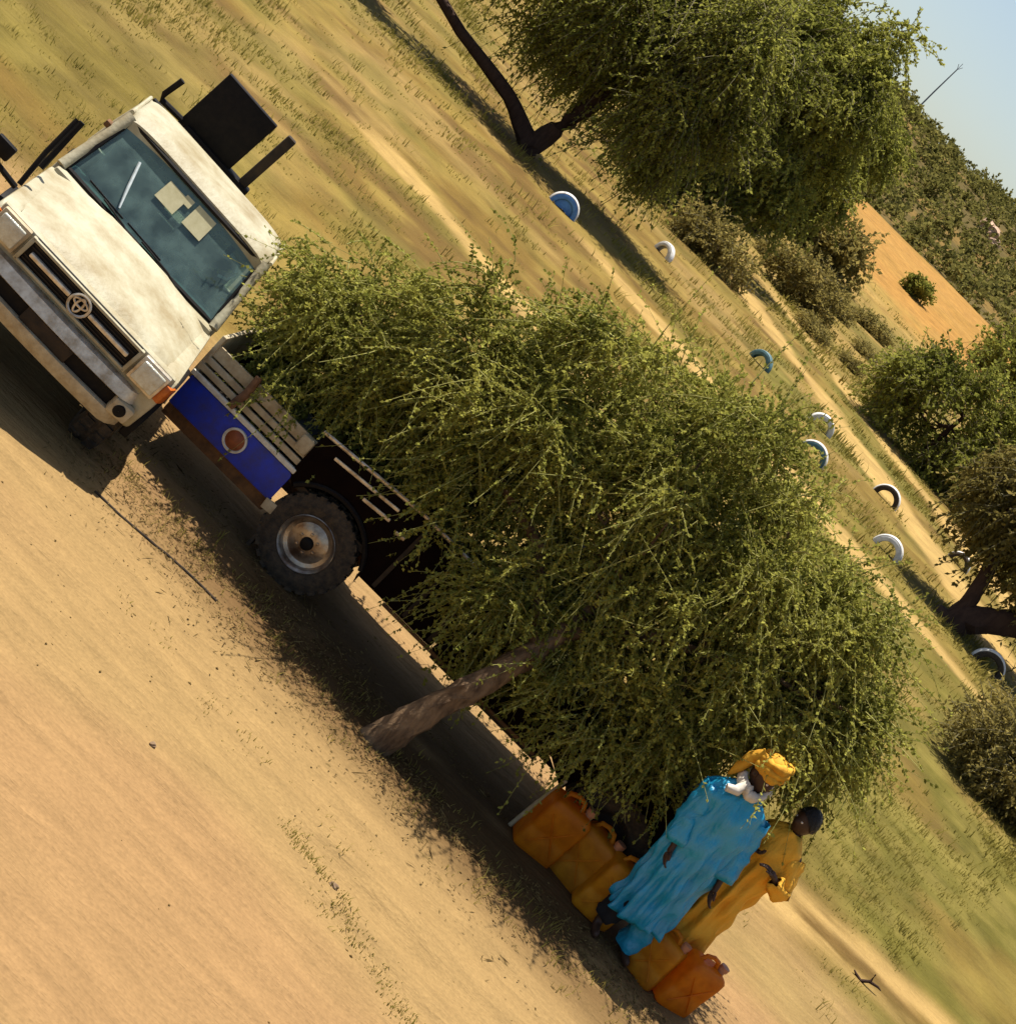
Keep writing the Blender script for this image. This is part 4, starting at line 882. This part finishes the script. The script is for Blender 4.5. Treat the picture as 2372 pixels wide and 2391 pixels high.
for j in range(0, 13):
    ph_ = .02 + 1.75 * j / 12; row = []
    for k in range(32):
        a_ = 2 * math.pi * k / 32; fr_ = max(0, -math.sin(a_)); p_ = ph_ * (1 - .42 * fr_); q = 1 + .03 * math.sin(11 * a_ + 5 * j) * (j > 1)
        row.append((.108 * .86 * math.sin(p_) * math.cos(a_) * q, .108 * 1.06 * math.sin(p_) * math.sin(a_) * q, .108 * 1.28 * math.cos(p_)))
    rings.append(row)
MB().loft(rings, cap=True).build('hair', M['hair'], hd2, 80)

# ------------------------------------------------------------------ half-buried painted tyres
def tyre_marker(label, x_, y_, rz_, tread, face, r=.39, sink=.0):
    t = thing('painted_tyre', label, 'tyre', (x_, y_, gz(x_, y_) - sink), rz_, 'painted tyres half buried along the track')
    wd = .24
    MB().lathe([(-wd * .4, r * .94), (-wd * .3, r * .99), (0, r), (wd * .3, r * .99), (wd * .4, r * .94), (wd * .4, r * .90), (-wd * .4, r * .90)], (0, 0, 0), 'y', 40, closedprof=True, a0=-.35, a1=math.pi + .35).build('tread', tread, t)
    for s in (-1, 1):
        MB().lathe([(s * wd * .38, r * .925), (s * wd * .5, r * .80), (s * wd * .46, r * .64), (s * wd * .36, r * .60), (s * wd * .30, r * .66), (s * wd * .33, r * .80)], (0, 0, 0), 'y', 40, closedprof=True, a0=-.35, a1=math.pi + .35).build('sidewall', face, t)
    return t
tw, tbl, tt, tk = M['t_white'], M['t_blue'], M['t_teal'], M['rubber']
t = tyre_marker('half-buried tyre with white tread and a solid blue face, leftmost of the row', -4.15, 41.5, .15, tw, tbl, .42)
MB().lathe([(-.04, .27), (-.07, .2), (-.08, .001)], (0, 0, .02), 'y', 28, a0=-.2, a1=math.pi + .2).build('hub_fill', tbl, t)
tyre_marker('half-buried white tyre turned edge-on below the tall tree', -2.1, 50.8, -.7, tw, tw, .40)
tyre_marker('half-buried dull teal tyre just above the thorn tree crown', 1.97, 48.3, -.5, tt, tt, .40)
tyre_marker('half-buried white tyre with dark open middle beside the pale track', 4.3, 47.5, .1, tw, tw, .42)
tyre_marker('half-buried teal and white tyre half hidden by the thorn tree', 4.12, 41.5, -.15, tw, tt, .42)
tyre_marker('half-buried black tyre with thin white stripe at the track edge', 6.73, 46.2, -.2, tw, tk, .42)
tyre_marker('half-buried bright white tyre on the sand strip left of the leaning trunk', 6.54, 39, -.25, tw, tw, .40)
tyre_marker('small white tyre arc in the shade beneath the leaning tree', 9.56, 47.7, -.3, tw, tk, .36)
tyre_marker('half-buried grey-white tyre furthest right, below the leaning trunk', 9.49, 37.2, -.1, tw, tk, .42)

# ------------------------------------------------------------------ small things
MB().tube([(0, 0, -.1), (.02, .0, .3), (.05, .0, .58)], [.020, .018, .014], 8).build('pole', M['cream2'], None, 60, (1.66, 12.24, 0))
tag(bpy.data.objects['pole'], 'short pale wooden pole standing left of the jerrycans', 'pole')
pts = [(-2.12 + .08 * i + .0 * i, 11.22 + .012 * i - .03 * math.sin(i * .5), .012) for i in range(15)]
pts = [(p[0], p[1], gz(p[0], p[1]) + .008) for p in pts]
tag(MB().tube(pts, .009, 6).build('rope', M['under'], None), 'thin dark rope lying on the sand right of the cream pickup', 'rope')
def stone(x_, y_, r, label, seed, mt='stone', sq=.7, name='stone', cat='stone'):
    rs = np.random.RandomState(seed); bm = bmesh.new(); bmesh.ops.create_icosphere(bm, subdivisions=3, radius=r)
    for v_ in bm.verts:
        d_ = v_.co.normalized(); v_.co *= 1 + .22 * math.sin(3 * d_.x + seed) * math.cos(4 * d_.y + seed * 2) + .12 * math.sin(7 * d_.z + 5 * d_.x + seed); v_.co.z *= sq
    me = bpy.data.meshes.new(name); bm.to_mesh(me); bm.free(); me.materials.append(M[mt])
    me.polygons.foreach_set('use_smooth', [True] * len(me.polygons)); me.set_sharp_from_angle(angle=R(35))
    o = bpy.data.objects.new(name, me); COL.objects.link(o); o.location = (x_, y_, gz(x_, y_) + r * .25); o.rotation_euler[2] = seed
    return tag(o, label, cat)
stone(-.50, 9.22, .022, 'small dark stone alone on the bare sand road', 3)
stone(-2.66, 8.45, .028, 'small dark stone near the left edge of the sand road', 4)
stone(3.93, 11.98, .03, 'small dark stone on the sand right of the last jerrycan', 6)
stone(.85, 9.55, .03, 'dark stone among the green tufts on the sand road', 7)
stone(20.0, 262, 1.6, 'larger pinkish boulder on the far hill', 8, 'rock', .8, 'boulder', 'boulder')
stone(21.6, 258, 1.0, 'smaller pale boulder beside the larger one on the far hill', 9, 'rock', .8, 'boulder', 'boulder')
SPS = .55
sp = MB().tube([(0, 0, 0), (.12, 0, .12), (.10, .04, .26)], [.035, .03, .015], 7).tube([(.1, 0, .1), (.28, 0, .14), (.36, .03, .12)], [.03, .022, .01], 7).tube([(0, 0, 0), (-.12, .03, .02), (-.2, .03, .05)], [.03, .025, .012], 7).build('tree_stump', M['bark_dark'], None, 60, (5.44, 15.68, gz(5.44, 15.68)))
sp.scale = (SPS,) * 3
tag(sp, 'small dark broken stump sticking out of the sandy strip at lower right', 'stump')
ml_ = thing('radio_mast', 'thin grey mast rising above the far hill against the sky', 'mast', (.65, 312, gz(.65, 312)))
MB().tube([(0, 0, -.5), (0, 0, 6), (.1, 0, 11.2)], [.16, .14, .10], 8).build('pole', M['metal'], ml_)
MB().tube([(.1, 0, 11.1), (.55, 0, 11.9)], .05, 6).tube([(.1, 0, 11.1), (-.35, 0, 11.9)], .05, 6).tube([(.1, 0, 11.1), (.1, .3, 12.4)], .05, 6).build('antenna', M['metal'], ml_)

# loose gravel and dung crumbs on the road
rs = np.random.RandomState(77); n = 380
gx = rs.uniform(-3.2, 4.6, n); gy = 6.8 + 5.2 * rs.rand(n) ** .8; keep = fbm(gx * .7, gy * 1.4, 95) > .46; gx, gy = gx[keep], gy[keep]; n = len(gx)
gr_ = .004 + .010 * rs.rand(n) ** 3; c_ = np.stack([gx, gy, ground_height(gx, gy) + gr_ * .3], -1)
oct_ = np.array([(1, 0, 0), (0, 1, 0), (-1, 0, 0), (0, -1, 0), (0, 0, .8), (0, 0, -.8)], float)
V = (c_[:, None, :] + oct_[None] * gr_[:, None, None] * rs.uniform(.6, 1.4, (n, 6, 1)))
f_ = np.array([(0, 1, 4), (1, 2, 4), (2, 3, 4), (3, 0, 4), (1, 0, 5), (2, 1, 5), (3, 2, 5), (0, 3, 5)])
Fq = (np.arange(n)[:, None, None] * 6 + f_[None]).reshape(-1, 3)
tag(npmesh('gravel', V.reshape(-1, 3), Fq, [M['litter']], None, np.repeat(rs.rand(n), 6)), 'tiny brown gravel and crumbs strewn over the sand road', 'gravel', None, 'stuff')
